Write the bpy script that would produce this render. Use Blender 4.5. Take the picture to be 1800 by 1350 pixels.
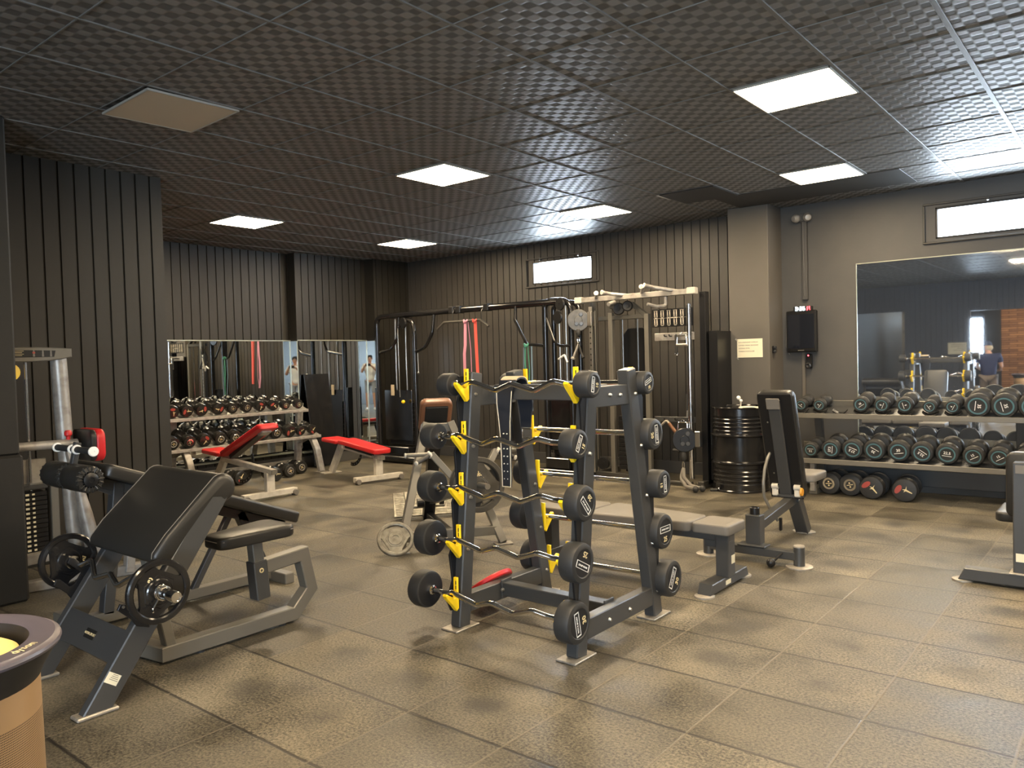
import bpy, bmesh, math, random
from mathutils import Vector as V, Matrix
random.seed(7)
for o in list(bpy.data.objects): bpy.data.objects.remove(o)
C = bpy.context.scene.collection
PI = math.pi
# ---------------------------------------------------------------- camera
H = 1.437
cam_d = bpy.data.cameras.new('camera'); cam = bpy.data.objects.new('camera', cam_d); C.objects.link(cam)
cam_d.sensor_width = 36.0; cam_d.lens = 36.0 * 1367.8 / 1800.0; cam_d.clip_start = 0.02; cam_d.clip_end = 100
cam_d.sensor_fit = 'HORIZONTAL'
_yaw, _pitch, _roll = 0.68318, 0.0300, -0.0273
_f = V((-math.sin(_yaw) * math.cos(_pitch), math.cos(_yaw) * math.cos(_pitch), -math.sin(_pitch)))
_r0 = V((math.cos(_yaw), math.sin(_yaw), 0)); _u0 = _r0.cross(_f)
_r = _r0 * math.cos(_roll) + _u0 * math.sin(_roll); _u = _r.cross(_f)
_m = Matrix((_r, _u, -_f)).transposed().to_4x4(); _m.translation = V((0, 0, H))
cam.matrix_world = _m
bpy.context.scene.camera = cam
# ---------------------------------------------------------------- light and exposure
sc = bpy.context.scene
sc.view_settings.view_transform = 'Standard'; sc.view_settings.look = 'None'
sc.view_settings.gamma = 1.0; sc.view_settings.use_curve_mapping = False
sc.view_settings.exposure = 2.45
PANEL_STRENGTH = 15.0          # warm ceiling panels
WINDOW_STRENGTH = 11.0         # daylight through the frosted panes
world = bpy.data.worlds.new('world'); sc.world = world; world.use_nodes = True
_bg = world.node_tree.nodes['Background']; _bg.inputs[0].default_value = (0.55, 0.68, 1.0, 1); _bg.inputs[1].default_value = 1.0

# ---------------------------------------------------------------- mesh helpers
def unit(v): v = V(v); return v.normalized()
def basis(d, up=(0, 0, 1)):
    d = unit(d); up = V(up)
    if abs(d.dot(up.normalized())) > 0.995: up = V((0, 1, 0)) if abs(d.y) < .9 else V((1, 0, 0))
    s = d.cross(up).normalized(); u = s.cross(d).normalized()
    return d, s, u

def fillet(pts, rad, seg=5):
    pts = [V(p) for p in pts]; out = [pts[0]]
    for i in range(1, len(pts) - 1):
        a, b, c = pts[i - 1], pts[i], pts[i + 1]
        d1 = (a - b); d2 = (c - b); l1, l2 = d1.length, d2.length
        d1.normalize(); d2.normalize()
        ang = d1.angle(d2)
        if ang > PI - .02: out.append(b); continue
        t = min(rad / math.tan(ang / 2), l1 * .49, l2 * .49); r = t * math.tan(ang / 2)
        bis = (d1 + d2).normalized(); cen = b + bis * (r / math.sin(ang / 2))
        p1 = b + d1 * t; p2 = b + d2 * t
        v1 = p1 - cen; v2 = p2 - cen; tot = v1.angle(v2); ax = v1.cross(v2).normalized()
        for k in range(seg + 1):
            out.append(cen + Matrix.Rotation(tot * k / seg, 3, ax) @ v1)
    out.append(pts[-1]); return out

class MB:
    def __init__(s): s.v = []; s.f = []; s.m = []
    def add(s, vs, fs, mi=0):
        n = len(s.v); s.v += [V(p) for p in vs]
        for f in fs: s.f.append([i + n for i in f]); s.m.append(mi)
        return s
    def box(s, c, size, b=0.0, mi=0, ex=(1, 0, 0), ey=(0, 1, 0), ez=(0, 0, 1)):
        c = V(c); ex, ey, ez = V(ex), V(ey), V(ez); hx, hy, hz = [q / 2 for q in size]
        W = lambda x, y, z: c + ex * x + ey * y + ez * z
        if b <= 0:
            vs = [W(x * hx, y * hy, z * hz) for x in (-1, 1) for y in (-1, 1) for z in (-1, 1)]
            return s.add(vs, [(0, 1, 3, 2), (4, 6, 7, 5), (0, 4, 5, 1), (2, 3, 7, 6), (0, 2, 6, 4), (1, 5, 7, 3)], mi)
        b = min(b, hx * .95, hy * .95, hz * .95)
        vs = []; ix = {}
        for x in (-1, 1):
            for y in (-1, 1):
                for z in (-1, 1):
                    for k, p in enumerate(((hx, hy - b, hz - b), (hx - b, hy, hz - b), (hx - b, hy - b, hz))):
                        ix[x, y, z, k] = len(vs); vs.append(W(x * p[0], y * p[1], z * p[2]))
        fs = []
        for t in (-1, 1):
            fs.append([ix[t, -1, -1, 0], ix[t, 1, -1, 0], ix[t, 1, 1, 0], ix[t, -1, 1, 0]])
            fs.append([ix[-1, t, -1, 1], ix[1, t, -1, 1], ix[1, t, 1, 1], ix[-1, t, 1, 1]])
            fs.append([ix[-1, -1, t, 2], ix[1, -1, t, 2], ix[1, 1, t, 2], ix[-1, 1, t, 2]])
        for a in (-1, 1):
            for d in (-1, 1):
                fs.append([ix[a, d, -1, 0], ix[a, d, 1, 0], ix[a, d, 1, 1], ix[a, d, -1, 1]])
                fs.append([ix[a, -1, d, 0], ix[a, 1, d, 0], ix[a, 1, d, 2], ix[a, -1, d, 2]])
                fs.append([ix[-1, a, d, 1], ix[1, a, d, 1], ix[1, a, d, 2], ix[-1, a, d, 2]])
                for e in (-1, 1): fs.append([ix[a, d, e, 0], ix[a, d, e, 1], ix[a, d, e, 2]])
        return s.add(vs, fs, mi)
    def bar(s, p0, p1, w, h, up=(0, 0, 1), b=.004, mi=0):
        p0, p1 = V(p0), V(p1); d, sd, u = basis(p1 - p0, up)
        return s.box((p0 + p1) / 2, ((p1 - p0).length, w, h), b, mi, d, sd, u)
    def rings(s, rings, cap=True, mi=0, closed=False):
        n = len(rings[0]); vs = [p for r in rings for p in r]; fs = []
        m = len(rings)
        for i in range(m - (0 if closed else 1)):
            j = (i + 1) % m
            for k in range(n):
                q = (k + 1) % n; fs.append([i * n + k, i * n + q, j * n + q, j * n + k])
        if cap and not closed: fs.append(list(range(n))[::-1]); fs.append([(m - 1) * n + k for k in range(n)])
        return s.add(vs, fs, mi)
    def tube(s, pts, r, n=10, rad=0, seg=5, cap=True, mi=0, closed=False):
        pts = fillet(pts, rad, seg) if rad else [V(p) for p in pts]
        q = []
        for p in pts:
            if not q or (p - q[-1]).length > 1e-6: q.append(p)
        pts = q; rr = r if isinstance(r, (list, tuple)) else [r] * len(pts)
        m = len(pts); d, sd, u = basis((pts[1] - pts[0])); R = []
        for i in range(m):
            if closed: t = (pts[(i + 1) % m] - pts[i - 1]).normalized()
            else: t = (pts[min(i + 1, m - 1)] - pts[max(i - 1, 0)]).normalized()
            sd = (sd - t * sd.dot(t)).normalized(); u = sd.cross(t)
            R.append([pts[i] + (sd * math.cos(2 * PI * k / n) + u * math.sin(2 * PI * k / n)) * rr[i] for k in range(n)])
        return s.rings(R, cap, mi, closed)
    def cyl(s, p0, p1, r0, r1=None, n=20, mi=0):
        r1 = r0 if r1 is None else r1
        return s.tube([p0, p1], [r0, r1], n, mi=mi)
    def sweep(s, pts, w, h, nrm, b=.004, mi=0):
        """rectangular tube along a planar path; w across the plane (along nrm), h in the plane; mitred joints"""
        pts = [V(p) for p in pts]; nrm = unit(nrm); m = len(pts); R = []
        sec = []
        hw, hh = w / 2, h / 2
        for (x, y) in ((-hw + b, -hh), (hw - b, -hh), (hw, -hh + b), (hw, hh - b), (hw - b, hh), (-hw + b, hh), (-hw, hh - b), (-hw, -hh + b)): sec.append((x, y))
        for i in range(m):
            t1 = (pts[i] - pts[i - 1]).normalized() if i > 0 else None
            t2 = (pts[i + 1] - pts[i]).normalized() if i < m - 1 else None
            if t1 is None: t1 = t2
            if t2 is None: t2 = t1
            n1 = t1.cross(nrm); n2 = t2.cross(nrm); u = (n1 + n2)
            if u.length < 1e-6: u = n1.copy()
            u.normalize(); k = 1 / max(.3, u.dot(n1))
            R.append([pts[i] + nrm * x + u * (y * k) for x, y in sec])
        return s.rings(R, True, mi)
    def lathe(s, prof, c, axis=(0, 0, 1), n=24, mi=0, mis=None):
        """profile [(radius, along axis)]"""
        c = V(c); d, sd, u = basis(axis); rings = []; vs = []; fs = []; ms = []
        ids = []
        for (r, z) in prof:
            if r < 1e-5: ids.append([len(vs)]); vs.append(c + d * z)
            else:
                ids.append(list(range(len(vs), len(vs) + n)))
                vs += [c + d * z + (sd * math.cos(2 * PI * k / n) + u * math.sin(2 * PI * k / n)) * r for k in range(n)]
        N = len(s.v); s.v += vs
        for i in range(len(prof) - 1):
            a, b = ids[i], ids[i + 1]; m = mis[i] if mis else mi
            for k in range(n):
                q = (k + 1) % n
                if len(a) == 1 and len(b) == 1: continue
                if len(a) == 1: f = [a[0], b[k], b[q]]
                elif len(b) == 1: f = [a[k], a[q], b[0]]
                else: f = [a[k], a[q], b[q], b[k]]
                s.f.append([j + N for j in f]); s.m.append(m)
        return s
    def prism(s, poly, o, ex, ey, ez, th, b=0.0, mi=0, rim=None):
        """polygon in (ex,ey) at o, thickness th along ez, chamfer b; rim overrides chamfer with [(inset, z)]"""
        o, ex, ey, ez = V(o), V(ex), V(ey), V(ez); n = len(poly)
        P = [V((p[0], p[1])) for p in poly]
        A = sum(P[i].x * P[(i + 1) % n].y - P[(i + 1) % n].x * P[i].y for i in range(n)); sg = 1 if A > 0 else -1
        N = []
        for i in range(n):
            d1 = (P[i] - P[i - 1]).normalized(); d2 = (P[(i + 1) % n] - P[i]).normalized()
            a = V((-d1.y, d1.x)) * sg; c2 = V((-d2.y, d2.x)) * sg; q = a + c2
            q = q / max(.35, q.length_squared / 2) if q.length > 1e-6 else a
            N.append(q)
        prof = rim or ([(b, 0), (0, b), (0, th - b), (b, th)] if b else [(0, 0), (0, th)])
        R = [[o + ex * (P[i].x + N[i].x * ins) + ey * (P[i].y + N[i].y * ins) + ez * z for i in range(n)] for ins, z in prof]
        return s.rings(R, True, mi)
    def pad(s, c, ex, ey, ez, sx, sy, th, cr=.04, er=.015, mi=0, taper=1.0):
        """upholstered pad: rounded plan, soft edges; c is the middle of the underside; taper narrows +x end"""
        poly = []
        for (qx, qy, a0) in ((1, 1, 0), (-1, 1, 90), (-1, -1, 180), (1, -1, 270)):
            hy = sy / 2 * (taper if qx > 0 else 1)
            for k in range(6):
                a = math.radians(a0 + 18 * k)
                poly.append((qx * (sx / 2 - cr) + cr * math.cos(a), qy * (hy - cr) + cr * math.sin(a)))
        rim = [(er * .8, 0), (er * .25, er * .25), (0, er * .8)]
        for k in range(5):
            a = PI / 2 * k / 4; rim.append((er * (1 - math.cos(a)), th - er + er * math.sin(a)))
        rim.append((er * 2.4, th + .004))
        return s.prism(poly, c, ex, ey, ez, th, mi=mi, rim=rim)
    def sphere(s, c, r, n=14, m=9, sc=(1, 1, 1), mi=0):
        prof = [(max(0, r * math.sin(PI * i / m)) if 0 < i < m else 0, -r * math.cos(PI * i / m)) for i in range(m + 1)]
        k = len(s.v); s.lathe(prof, (0, 0, 0), (0, 0, 1), n, mi); c = V(c)
        for i in range(k, len(s.v)): q = s.v[i]; s.v[i] = V((q.x * sc[0], q.y * sc[1], q.z * sc[2])) + c
        return s
    def xf(s, M, start=0):
        for i in range(start, len(s.v)): s.v[i] = M @ s.v[i]
        return s

ORG = {}
def mk(name, mb, mats, parent=None, kind=None, ang=35, flat=False):
    """ONE mesh object; coordinates are given in the frame of the thing's Empty minus nothing (world axes), see org"""
    me = bpy.data.meshes.new(name)
    org = ORG.get(parent.name, V((0, 0, 0))) if parent else V((0, 0, 0))
    me.from_pydata([tuple(p - org) for p in mb.v], [], mb.f)
    mats = mats if isinstance(mats, (list, tuple)) else [mats]
    for m in mats: me.materials.append(m)
    if len(mats) > 1: me.polygons.foreach_set('material_index', mb.m)
    bm = bmesh.new(); bm.from_mesh(me); bmesh.ops.recalc_face_normals(bm, faces=bm.faces); bm.to_mesh(me); bm.free()
    if not flat:
        me.polygons.foreach_set('use_smooth', [True] * len(me.polygons)); me.set_sharp_from_angle(angle=math.radians(ang))
    o = bpy.data.objects.new(name, me); C.objects.link(o)
    if parent: o.parent = parent; ORG[o.name] = org
    if kind: o['kind'] = kind
    return o
def tag(o, label, cat, group=None):
    o['label'] = label; o['category'] = cat
    if group: o['group'] = group
    return o
def thing(name, label, cat, loc=(0, 0, 0), group=None):
    o = bpy.data.objects.new(name, None); C.objects.link(o); o.location = loc; o.empty_display_size = .1
    ORG[o.name] = V(loc); return tag(o, label, cat, group)
def single(name, mb, mats, label, cat, loc=None, group=None, ang=35):
    """a thing that is one mesh"""
    if loc is not None:
        for i in range(len(mb.v)): mb.v[i] = mb.v[i] - V(loc)
    o = mk(name, mb, mats, ang=ang)
    if loc is not None: o.location = loc
    return tag(o, label, cat, group)
def dup(root, loc, rot=(0, 0, 0), label=None, group=None):
    r = root.copy(); C.objects.link(r); r.location = loc; r.rotation_euler = rot
    if label: r['label'] = label
    if group: r['group'] = group
    for ch in list(root.children):
        c = ch.copy(); C.objects.link(c); c.parent = r
        for g in list(ch.children):
            d = g.copy(); C.objects.link(d); d.parent = c
    return r
def textmesh(txt, size, o, ex, ey, align='CENTER', th=.0006, bold=.0):
    """letters as a thin mesh builder, baseline-centred at o, reading along ex, up ey"""
    cu = bpy.data.curves.new('t', 'FONT'); cu.body = txt; cu.size = size; cu.align_x = align; cu.align_y = 'CENTER'
    cu.extrude = th; cu.offset = bold; cu.resolution_u = 2
    ob = bpy.data.objects.new('t', cu); C.objects.link(ob)
    dg = bpy.context.evaluated_depsgraph_get(); me = ob.evaluated_get(dg).to_mesh()
    o, ex, ey = V(o), unit(ex), unit(ey); ez = ex.cross(ey)
    vs = [o + ex * v.co.x + ey * v.co.y + ez * v.co.z for v in me.vertices]; fs = [list(p.vertices) for p in me.polygons]
    ob.evaluated_get(dg).to_mesh_clear(); bpy.data.objects.remove(ob); bpy.data.curves.remove(cu)
    m = MB(); m.add(vs, fs); return m
def merge(a, b, mi=0):
    n = len(a.v); a.v += b.v
    for f in b.f: a.f.append([i + n for i in f]); a.m.append(mi)
    return a

# ---------------------------------------------------------------- materials
def mat(name, col, rough=.5, metal=0.0, spec=.5, bump=None, var=None, coat=0):
    """bump=(scale,strength)  var=(scale, other colour, amount) slow colour wear"""
    m = bpy.data.materials.new(name); m.use_nodes = True; nt = m.node_tree; b = nt.nodes['Principled BSDF']
    b.inputs['Base Color'].default_value = (*col, 1); b.inputs['Roughness'].default_value = rough
    b.inputs['Metallic'].default_value = metal; b.inputs['Specular IOR Level'].default_value = spec
    b.inputs['Coat Weight'].default_value = coat
    if bump or var: tc = nt.nodes.new('ShaderNodeTexCoord')
    if bump:
        n = nt.nodes.new('ShaderNodeTexNoise'); n.inputs['Scale'].default_value = bump[0]; n.inputs['Detail'].default_value = 4
        bp = nt.nodes.new('ShaderNodeBump'); bp.inputs['Strength'].default_value = bump[1]; bp.inputs['Distance'].default_value = .003
        nt.links.new(tc.outputs['Object'], n.inputs['Vector']); nt.links.new(n.outputs[0], bp.inputs['Height']); nt.links.new(bp.outputs[0], b.inputs['Normal'])
    if var:
        n = nt.nodes.new('ShaderNodeTexNoise'); n.inputs['Scale'].default_value = var[0]; n.inputs['Detail'].default_value = 6
        r = nt.nodes.new('ShaderNodeMapRange'); r.inputs[1].default_value = .42; r.inputs[2].default_value = .7; r.inputs[4].default_value = var[2]
        mx = nt.nodes.new('ShaderNodeMix'); mx.data_type = 'RGBA'; mx.inputs[6].default_value = (*col, 1); mx.inputs[7].default_value = (*var[1], 1)
        nt.links.new(tc.outputs['Object'], n.inputs['Vector']); nt.links.new(n.outputs[0], r.inputs[0]); nt.links.new(r.outputs[0], mx.inputs[0]); nt.links.new(mx.outputs[2], b.inputs['Base Color'])
    return m
def emit(name, col, strength):
    m = bpy.data.materials.new(name); m.use_nodes = True; nt = m.node_tree; b = nt.nodes['Principled BSDF']
    b.inputs['Base Color'].default_value = (*col, 1); b.inputs['Emission Color'].default_value = (*col, 1); b.inputs['Emission Strength'].default_value = strength
    return m
M = {}
M['wall'] = mat('black_wall_paint', (.064, .062, .060), .55, bump=(35, .25), var=(3, (.080, .076, .070), .5))
M['post'] = mat('dark_painted_post', (.010, .0085, .006), .6, bump=(14, .5), var=(5, (.017, .014, .009), .6))
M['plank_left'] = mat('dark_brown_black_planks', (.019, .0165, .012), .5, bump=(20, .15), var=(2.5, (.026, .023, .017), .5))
M['wall_rear'] = mat('rear_wall_daylit', (.075, .080, .094), .5, bump=(20, .15))  # black boards; bluish daylight from the windows is put into the colour
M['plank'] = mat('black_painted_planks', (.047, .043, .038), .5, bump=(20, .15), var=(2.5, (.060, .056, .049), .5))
M['column'] = mat('charcoal_plaster', (.105, .095, .081), .7, bump=(30, .3), var=(4, (.115, .103, .09), .5))
M['dark'] = mat('near_black', (.008, .008, .008), .6)
M['steel_dark'] = mat('anthracite_powder_coat', (.078, .079, .080), .34, .4, bump=(600, .05))
M['steel_grey'] = mat('warm_grey_powder_coat', (.165, .155, .132), .38, .25)
M['steel_mid'] = mat('mid_grey_powder_coat', (.075, .072, .064), .36, .3)
M['black_gloss'] = mat('gloss_black_enamel', (.008, .008, .009), .18, 0, .6, var=(9, (.03, .028, .025), .4))
M['black_metal'] = mat('satin_black_metal', (.012, .012, .013), .35, .2)
M['chrome'] = mat('polished_chrome', (.78, .77, .75), .13, 1)
M['brushed'] = mat('brushed_steel', (.48, .47, .44), .35, 1)
M['rubber'] = mat('black_rubber', (.030, .030, .030), .52, 0, .4, bump=(400, .05))
M['rubber_face'] = mat('black_rubber_face', (.014, .014, .015), .6, 0, .35)
M['rubber_gloss'] = mat('glossy_black_urethane', (.018, .018, .017), .24, 0, .5)
M['leather'] = mat('black_vinyl', (.023, .022, .020), .36, 0, .45, bump=(260, .12))
M['leather_grey'] = mat('worn_grey_vinyl', (.17, .155, .135), .55, 0, .4, bump=(220, .1))
M['brown'] = mat('brown_vinyl', (.17, .072, .035), .4, bump=(200, .1))
M['red'] = mat('red_vinyl', (.62, .022, .025), .38, bump=(200, .08))
M['yellow'] = mat('yellow_plastic', (.95, .64, .012), .38)
M['white_paint'] = mat('cream_white_enamel', (.60, .56, .48), .4, var=(14, (.36, .32, .26), .5))
M['silver'] = mat('scuffed_silver_paint', (.40, .38, .35), .4, .4, var=(16, (.2, .18, .16), .7))
M['white'] = mat('white_print', (.85, .84, .80), .5)
M['paper'] = mat('paper', (.80, .74, .55), .8)
M['ink'] = mat('grey_ink', (.25, .22, .16), .8)
M['gold_print'] = mat('pale_gold_print', (.72, .60, .34), .45)
M['teal'] = mat('teal_print', (.075, .17, .20), .45)
M['red_print'] = mat('red_print', (.36, .06, .045), .5)
M['mirror'] = mat('mirror_glass', (.72, .75, .75), .015, 1)
def hazed_mirror():
    m = mat('hazed_mirror_glass', (.86, .90, .94), .02, 1); nt = m.node_tree; out = nt.nodes['Material Output']
    d = nt.nodes.new('ShaderNodeBsdfDiffuse'); d.inputs[0].default_value = (.30, .37, .52, 1); mx = nt.nodes.new('ShaderNodeMixShader'); mx.inputs[0].default_value = .055  # bluish diffuse mix paints window flare haze over the reflection
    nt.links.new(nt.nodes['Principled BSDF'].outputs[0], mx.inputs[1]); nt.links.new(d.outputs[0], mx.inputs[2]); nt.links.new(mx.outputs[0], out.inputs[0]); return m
M['mirror_hazed'] = hazed_mirror()
M['mirror_edge'] = mat('mirror_edge', (.45, .47, .40), .3, .5)
M['plate_metal'] = mat('worn_cast_iron', (.34, .32, .27), .42, .7, bump=(90, .15), var=(20, (.14, .13, .11), .7))
M['plate_dark'] = mat('dark_cast_iron', (.075, .07, .062), .42, .4, bump=(90, .15), var=(14, (.14, .13, .11), .6))
M['foot'] = mat('raw_steel_foot', (.42, .39, .34), .5, .6, var=(30, (.25, .22, .18), .6))
M['band_pink'] = mat('pink_latex', (.62, .27, .36), .5)
M['band_red'] = mat('coral_red_latex', (.75, .11, .085), .5)
M['band_green'] = mat('green_latex', (.06, .26, .18), .5)
M['band_blue'] = mat('blue_grey_latex', (.16, .24, .32), .5)
M['belt'] = mat('dark_belt_leather', (.016, .018, .024), .45, bump=(200, .1))
M['suede'] = mat('tan_suede', (.52, .42, .28), .85)
M['cream'] = mat('cream_stitching', (.62, .56, .44), .7)
M['chalk'] = mat('chalk_white', (.7, .68, .62), .8)
M['orange'] = mat('amber_cap', (.75, .33, .03), .4)
M['skin'] = mat('skin', (.55, .30, .20), .55)
M['hair'] = mat('dark_hair', (.02, .015, .01), .6)
M['shirt_white'] = mat('white_cotton', (.78, .77, .74), .85)
M['shorts'] = mat('grey_cotton', (.30, .32, .36), .85)
M['navy'] = mat('navy_cotton', (.015, .022, .07), .85)
M['trousers'] = mat('grey_brown_cotton', (.15, .12, .10), .85)
M['cap'] = mat('dark_navy_cap', (.012, .018, .045), .8)
M['panel_on'] = emit('lit_diffuser', (1.0, .78, .50), PANEL_STRENGTH)
M['panel_off'] = mat('unlit_diffuser', (.52, .43, .31), .6)
M['panel_frame'] = mat('panel_frame', (.35, .33, .29), .5)
M['daylight'] = emit('frosted_daylight_pane', (.72, .86, 1.0), WINDOW_STRENGTH)
M['daylight_rear'] = emit('daylight_rear_pane', (.72, .86, 1.0), WINDOW_STRENGTH * .62)
M['led_white'] = emit('white_digits', (.80, .95, 1.0), 4.0)
M['led_red'] = emit('red_digits', (1.0, .04, .05), 3.0)
M['screen'] = mat('dark_screen', (.012, .014, .02), .08, 0, .6)
M['purple_grey'] = mat('slate_purple_plastic', (.085, .075, .095), .38)
M['gold_anod'] = mat('gold_anodised', (.55, .36, .19), .38, .6)
M['gold_lit'] = mat('gold_dish', (.86, .62, .24), .5, .1)
M['slat'] = mat('dark_slats', (.012, .011, .010), .6)
# ---------------------------------------------------------------- floor and ceiling materials
def floor_mat():
    m = bpy.data.materials.new('rubber_tiles'); m.use_nodes = True; nt = m.node_tree; N = nt.nodes; L = nt.links; b = N['Principled BSDF']
    def math_(op, a, bb=None, c=None):
        n = N.new('ShaderNodeMath'); n.operation = op
        for i, q in enumerate((a, bb, c)):
            if q is None: continue
            if isinstance(q, (int, float)): n.inputs[i].default_value = q
            else: L.new(q, n.inputs[i])
        return n.outputs[0]
    tc = N.new('ShaderNodeTexCoord'); sp = N.new('ShaderNodeSeparateXYZ'); L.new(tc.outputs['Object'], sp.inputs[0])
    wob = N.new('ShaderNodeTexNoise'); wob.inputs['Scale'].default_value = 6; wob.inputs['Detail'].default_value = 1; L.new(tc.outputs['Object'], wob.inputs['Vector'])
    wv = math_('MULTIPLY', math_('SUBTRACT', wob.outputs[0], .5), .012)
    gx = math_('ADD', math_('DIVIDE', math_('ADD', sp.outputs[0], 1.861), .5025), wv); gy = math_('ADD', math_('DIVIDE', math_('SUBTRACT', sp.outputs[1], 3.166), .5), wv)
    fx = math_('FRACT', gx); fy = math_('FRACT', gy)
    dx = math_('MINIMUM', fx, math_('SUBTRACT', 1, fx)); dy = math_('MINIMUM', fy, math_('SUBTRACT', 1, fy))
    def line(d, w):
        r = N.new('ShaderNodeMapRange'); r.inputs[1].default_value = w; r.inputs[2].default_value = w * 2.4; r.inputs[3].default_value = 1; r.inputs[4].default_value = 0
        L.new(d, r.inputs[0]); return r.outputs[0]
    lx = line(dx, .0058); ly = line(dy, .0085)
    cell = N.new('ShaderNodeCombineXYZ'); L.new(math_('FLOOR', gx), cell.inputs[0]); L.new(math_('FLOOR', gy), cell.inputs[1])
    wn = N.new('ShaderNodeTexWhiteNoise'); L.new(cell.outputs[0], wn.inputs[0])
    grain = N.new('ShaderNodeTexNoise'); grain.inputs['Scale'].default_value = 85; grain.inputs['Detail'].default_value = 5; grain.inputs['Roughness'].default_value = .72; L.new(tc.outputs['Object'], grain.inputs['Vector'])
    gr2 = N.new('ShaderNodeTexVoronoi'); gr2.inputs['Scale'].default_value = 170; L.new(tc.outputs['Object'], gr2.inputs['Vector'])
    worn = N.new('ShaderNodeTexNoise'); worn.inputs['Scale'].default_value = 2.6; worn.inputs['Detail'].default_value = 3; worn.inputs['Roughness'].default_value = .6; L.new(tc.outputs['Object'], worn.inputs['Vector'])
    stn = N.new('ShaderNodeTexNoise'); stn.inputs['Scale'].default_value = 4.5; stn.inputs['Detail'].default_value = 2; L.new(tc.outputs['Object'], stn.inputs['Vector'])
    # base: dusty brown-black rubber granulate
    ramp = N.new('ShaderNodeValToRGB'); e = ramp.color_ramp.elements
    e[0].position = .405; e[0].color = (.015, .0125, .0085, 1); e[1].position = .60; e[1].color = (.182, .158, .112, 1)
    L.new(math_('ADD', math_('MULTIPLY', grain.outputs[0], .70), math_('MULTIPLY', worn.outputs[0], .30)), ramp.inputs[0])
    tint = N.new('ShaderNodeMix'); tint.data_type = 'RGBA'; tint.blend_type = 'MULTIPLY'; tint.inputs[0].default_value = 1
    sc_ = math_('ADD', math_('MULTIPLY', wn.outputs[0], .55), .72); cc = N.new('ShaderNodeCombineXYZ')
    for i in range(3): L.new(sc_, cc.inputs[i])
    L.new(ramp.outputs[0], tint.inputs[6]); L.new(cc.outputs[0], tint.inputs[7])
    # scuffed dark stain in the middle of some tiles
    ddx = math_('SUBTRACT', fx, .5); ddy = math_('SUBTRACT', fy, .5)
    rr = math_('SQRT', math_('ADD', math_('MULTIPLY', ddx, ddx), math_('MULTIPLY', ddy, ddy)))
    st = N.new('ShaderNodeMapRange'); st.inputs[1].default_value = .03; st.inputs[2].default_value = .30; st.inputs[3].default_value = .66; st.inputs[4].default_value = 0
    L.new(math_('ADD', rr, math_('MULTIPLY', math_('SUBTRACT', stn.outputs[0], .5), .6)), st.inputs[0])
    stf = math_('MULTIPLY', st.outputs[0], math_('GREATER_THAN', wn.outputs[0], .38))
    m1 = N.new('ShaderNodeMix'); m1.data_type = 'RGBA'; L.new(stf, m1.inputs[0]); L.new(tint.outputs[2], m1.inputs[6]); m1.inputs[7].default_value = (.020, .017, .014, 1)
    # joints: dark along one direction, dust-filled along the other
    m2 = N.new('ShaderNodeMix'); m2.data_type = 'RGBA'; L.new(math_('MULTIPLY', ly, .9), m2.inputs[0]); L.new(m1.outputs[2], m2.inputs[6]); m2.inputs[7].default_value = (.012, .010, .008, 1)
    m3 = N.new('ShaderNodeMix'); m3.data_type = 'RGBA'; L.new(math_('MULTIPLY', lx, .65), m3.inputs[0]); L.new(m2.outputs[2], m3.inputs[6]); m3.inputs[7].default_value = (.15, .127, .09, 1)
    L.new(m3.outputs[2], b.inputs['Base Color'])
    rg = N.new('ShaderNodeMapRange'); rg.inputs[3].default_value = .44; rg.inputs[4].default_value = .60; L.new(worn.outputs[0], rg.inputs[0]); rg.inputs[1].default_value = .35; rg.inputs[2].default_value = .65
    L.new(math_('ADD', rg.outputs[0], math_('MULTIPLY', math_('SUBTRACT', wn.outputs[0], .5), .14)), b.inputs['Roughness']); b.inputs['Specular IOR Level'].default_value = .70
    bp = N.new('ShaderNodeBump'); bp.inputs['Strength'].default_value = .35; bp.inputs['Distance'].default_value = .003
    hgt = math_('SUBTRACT', math_('ADD', math_('MULTIPLY', grain.outputs[0], .5), math_('MULTIPLY', gr2.outputs[0], .5)), math_('MULTIPLY', math_('MAXIMUM', lx, ly), 1.2))
    L.new(hgt, bp.inputs['Height']); L.new(bp.outputs[0], b.inputs['Normal'])
    return m
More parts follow.
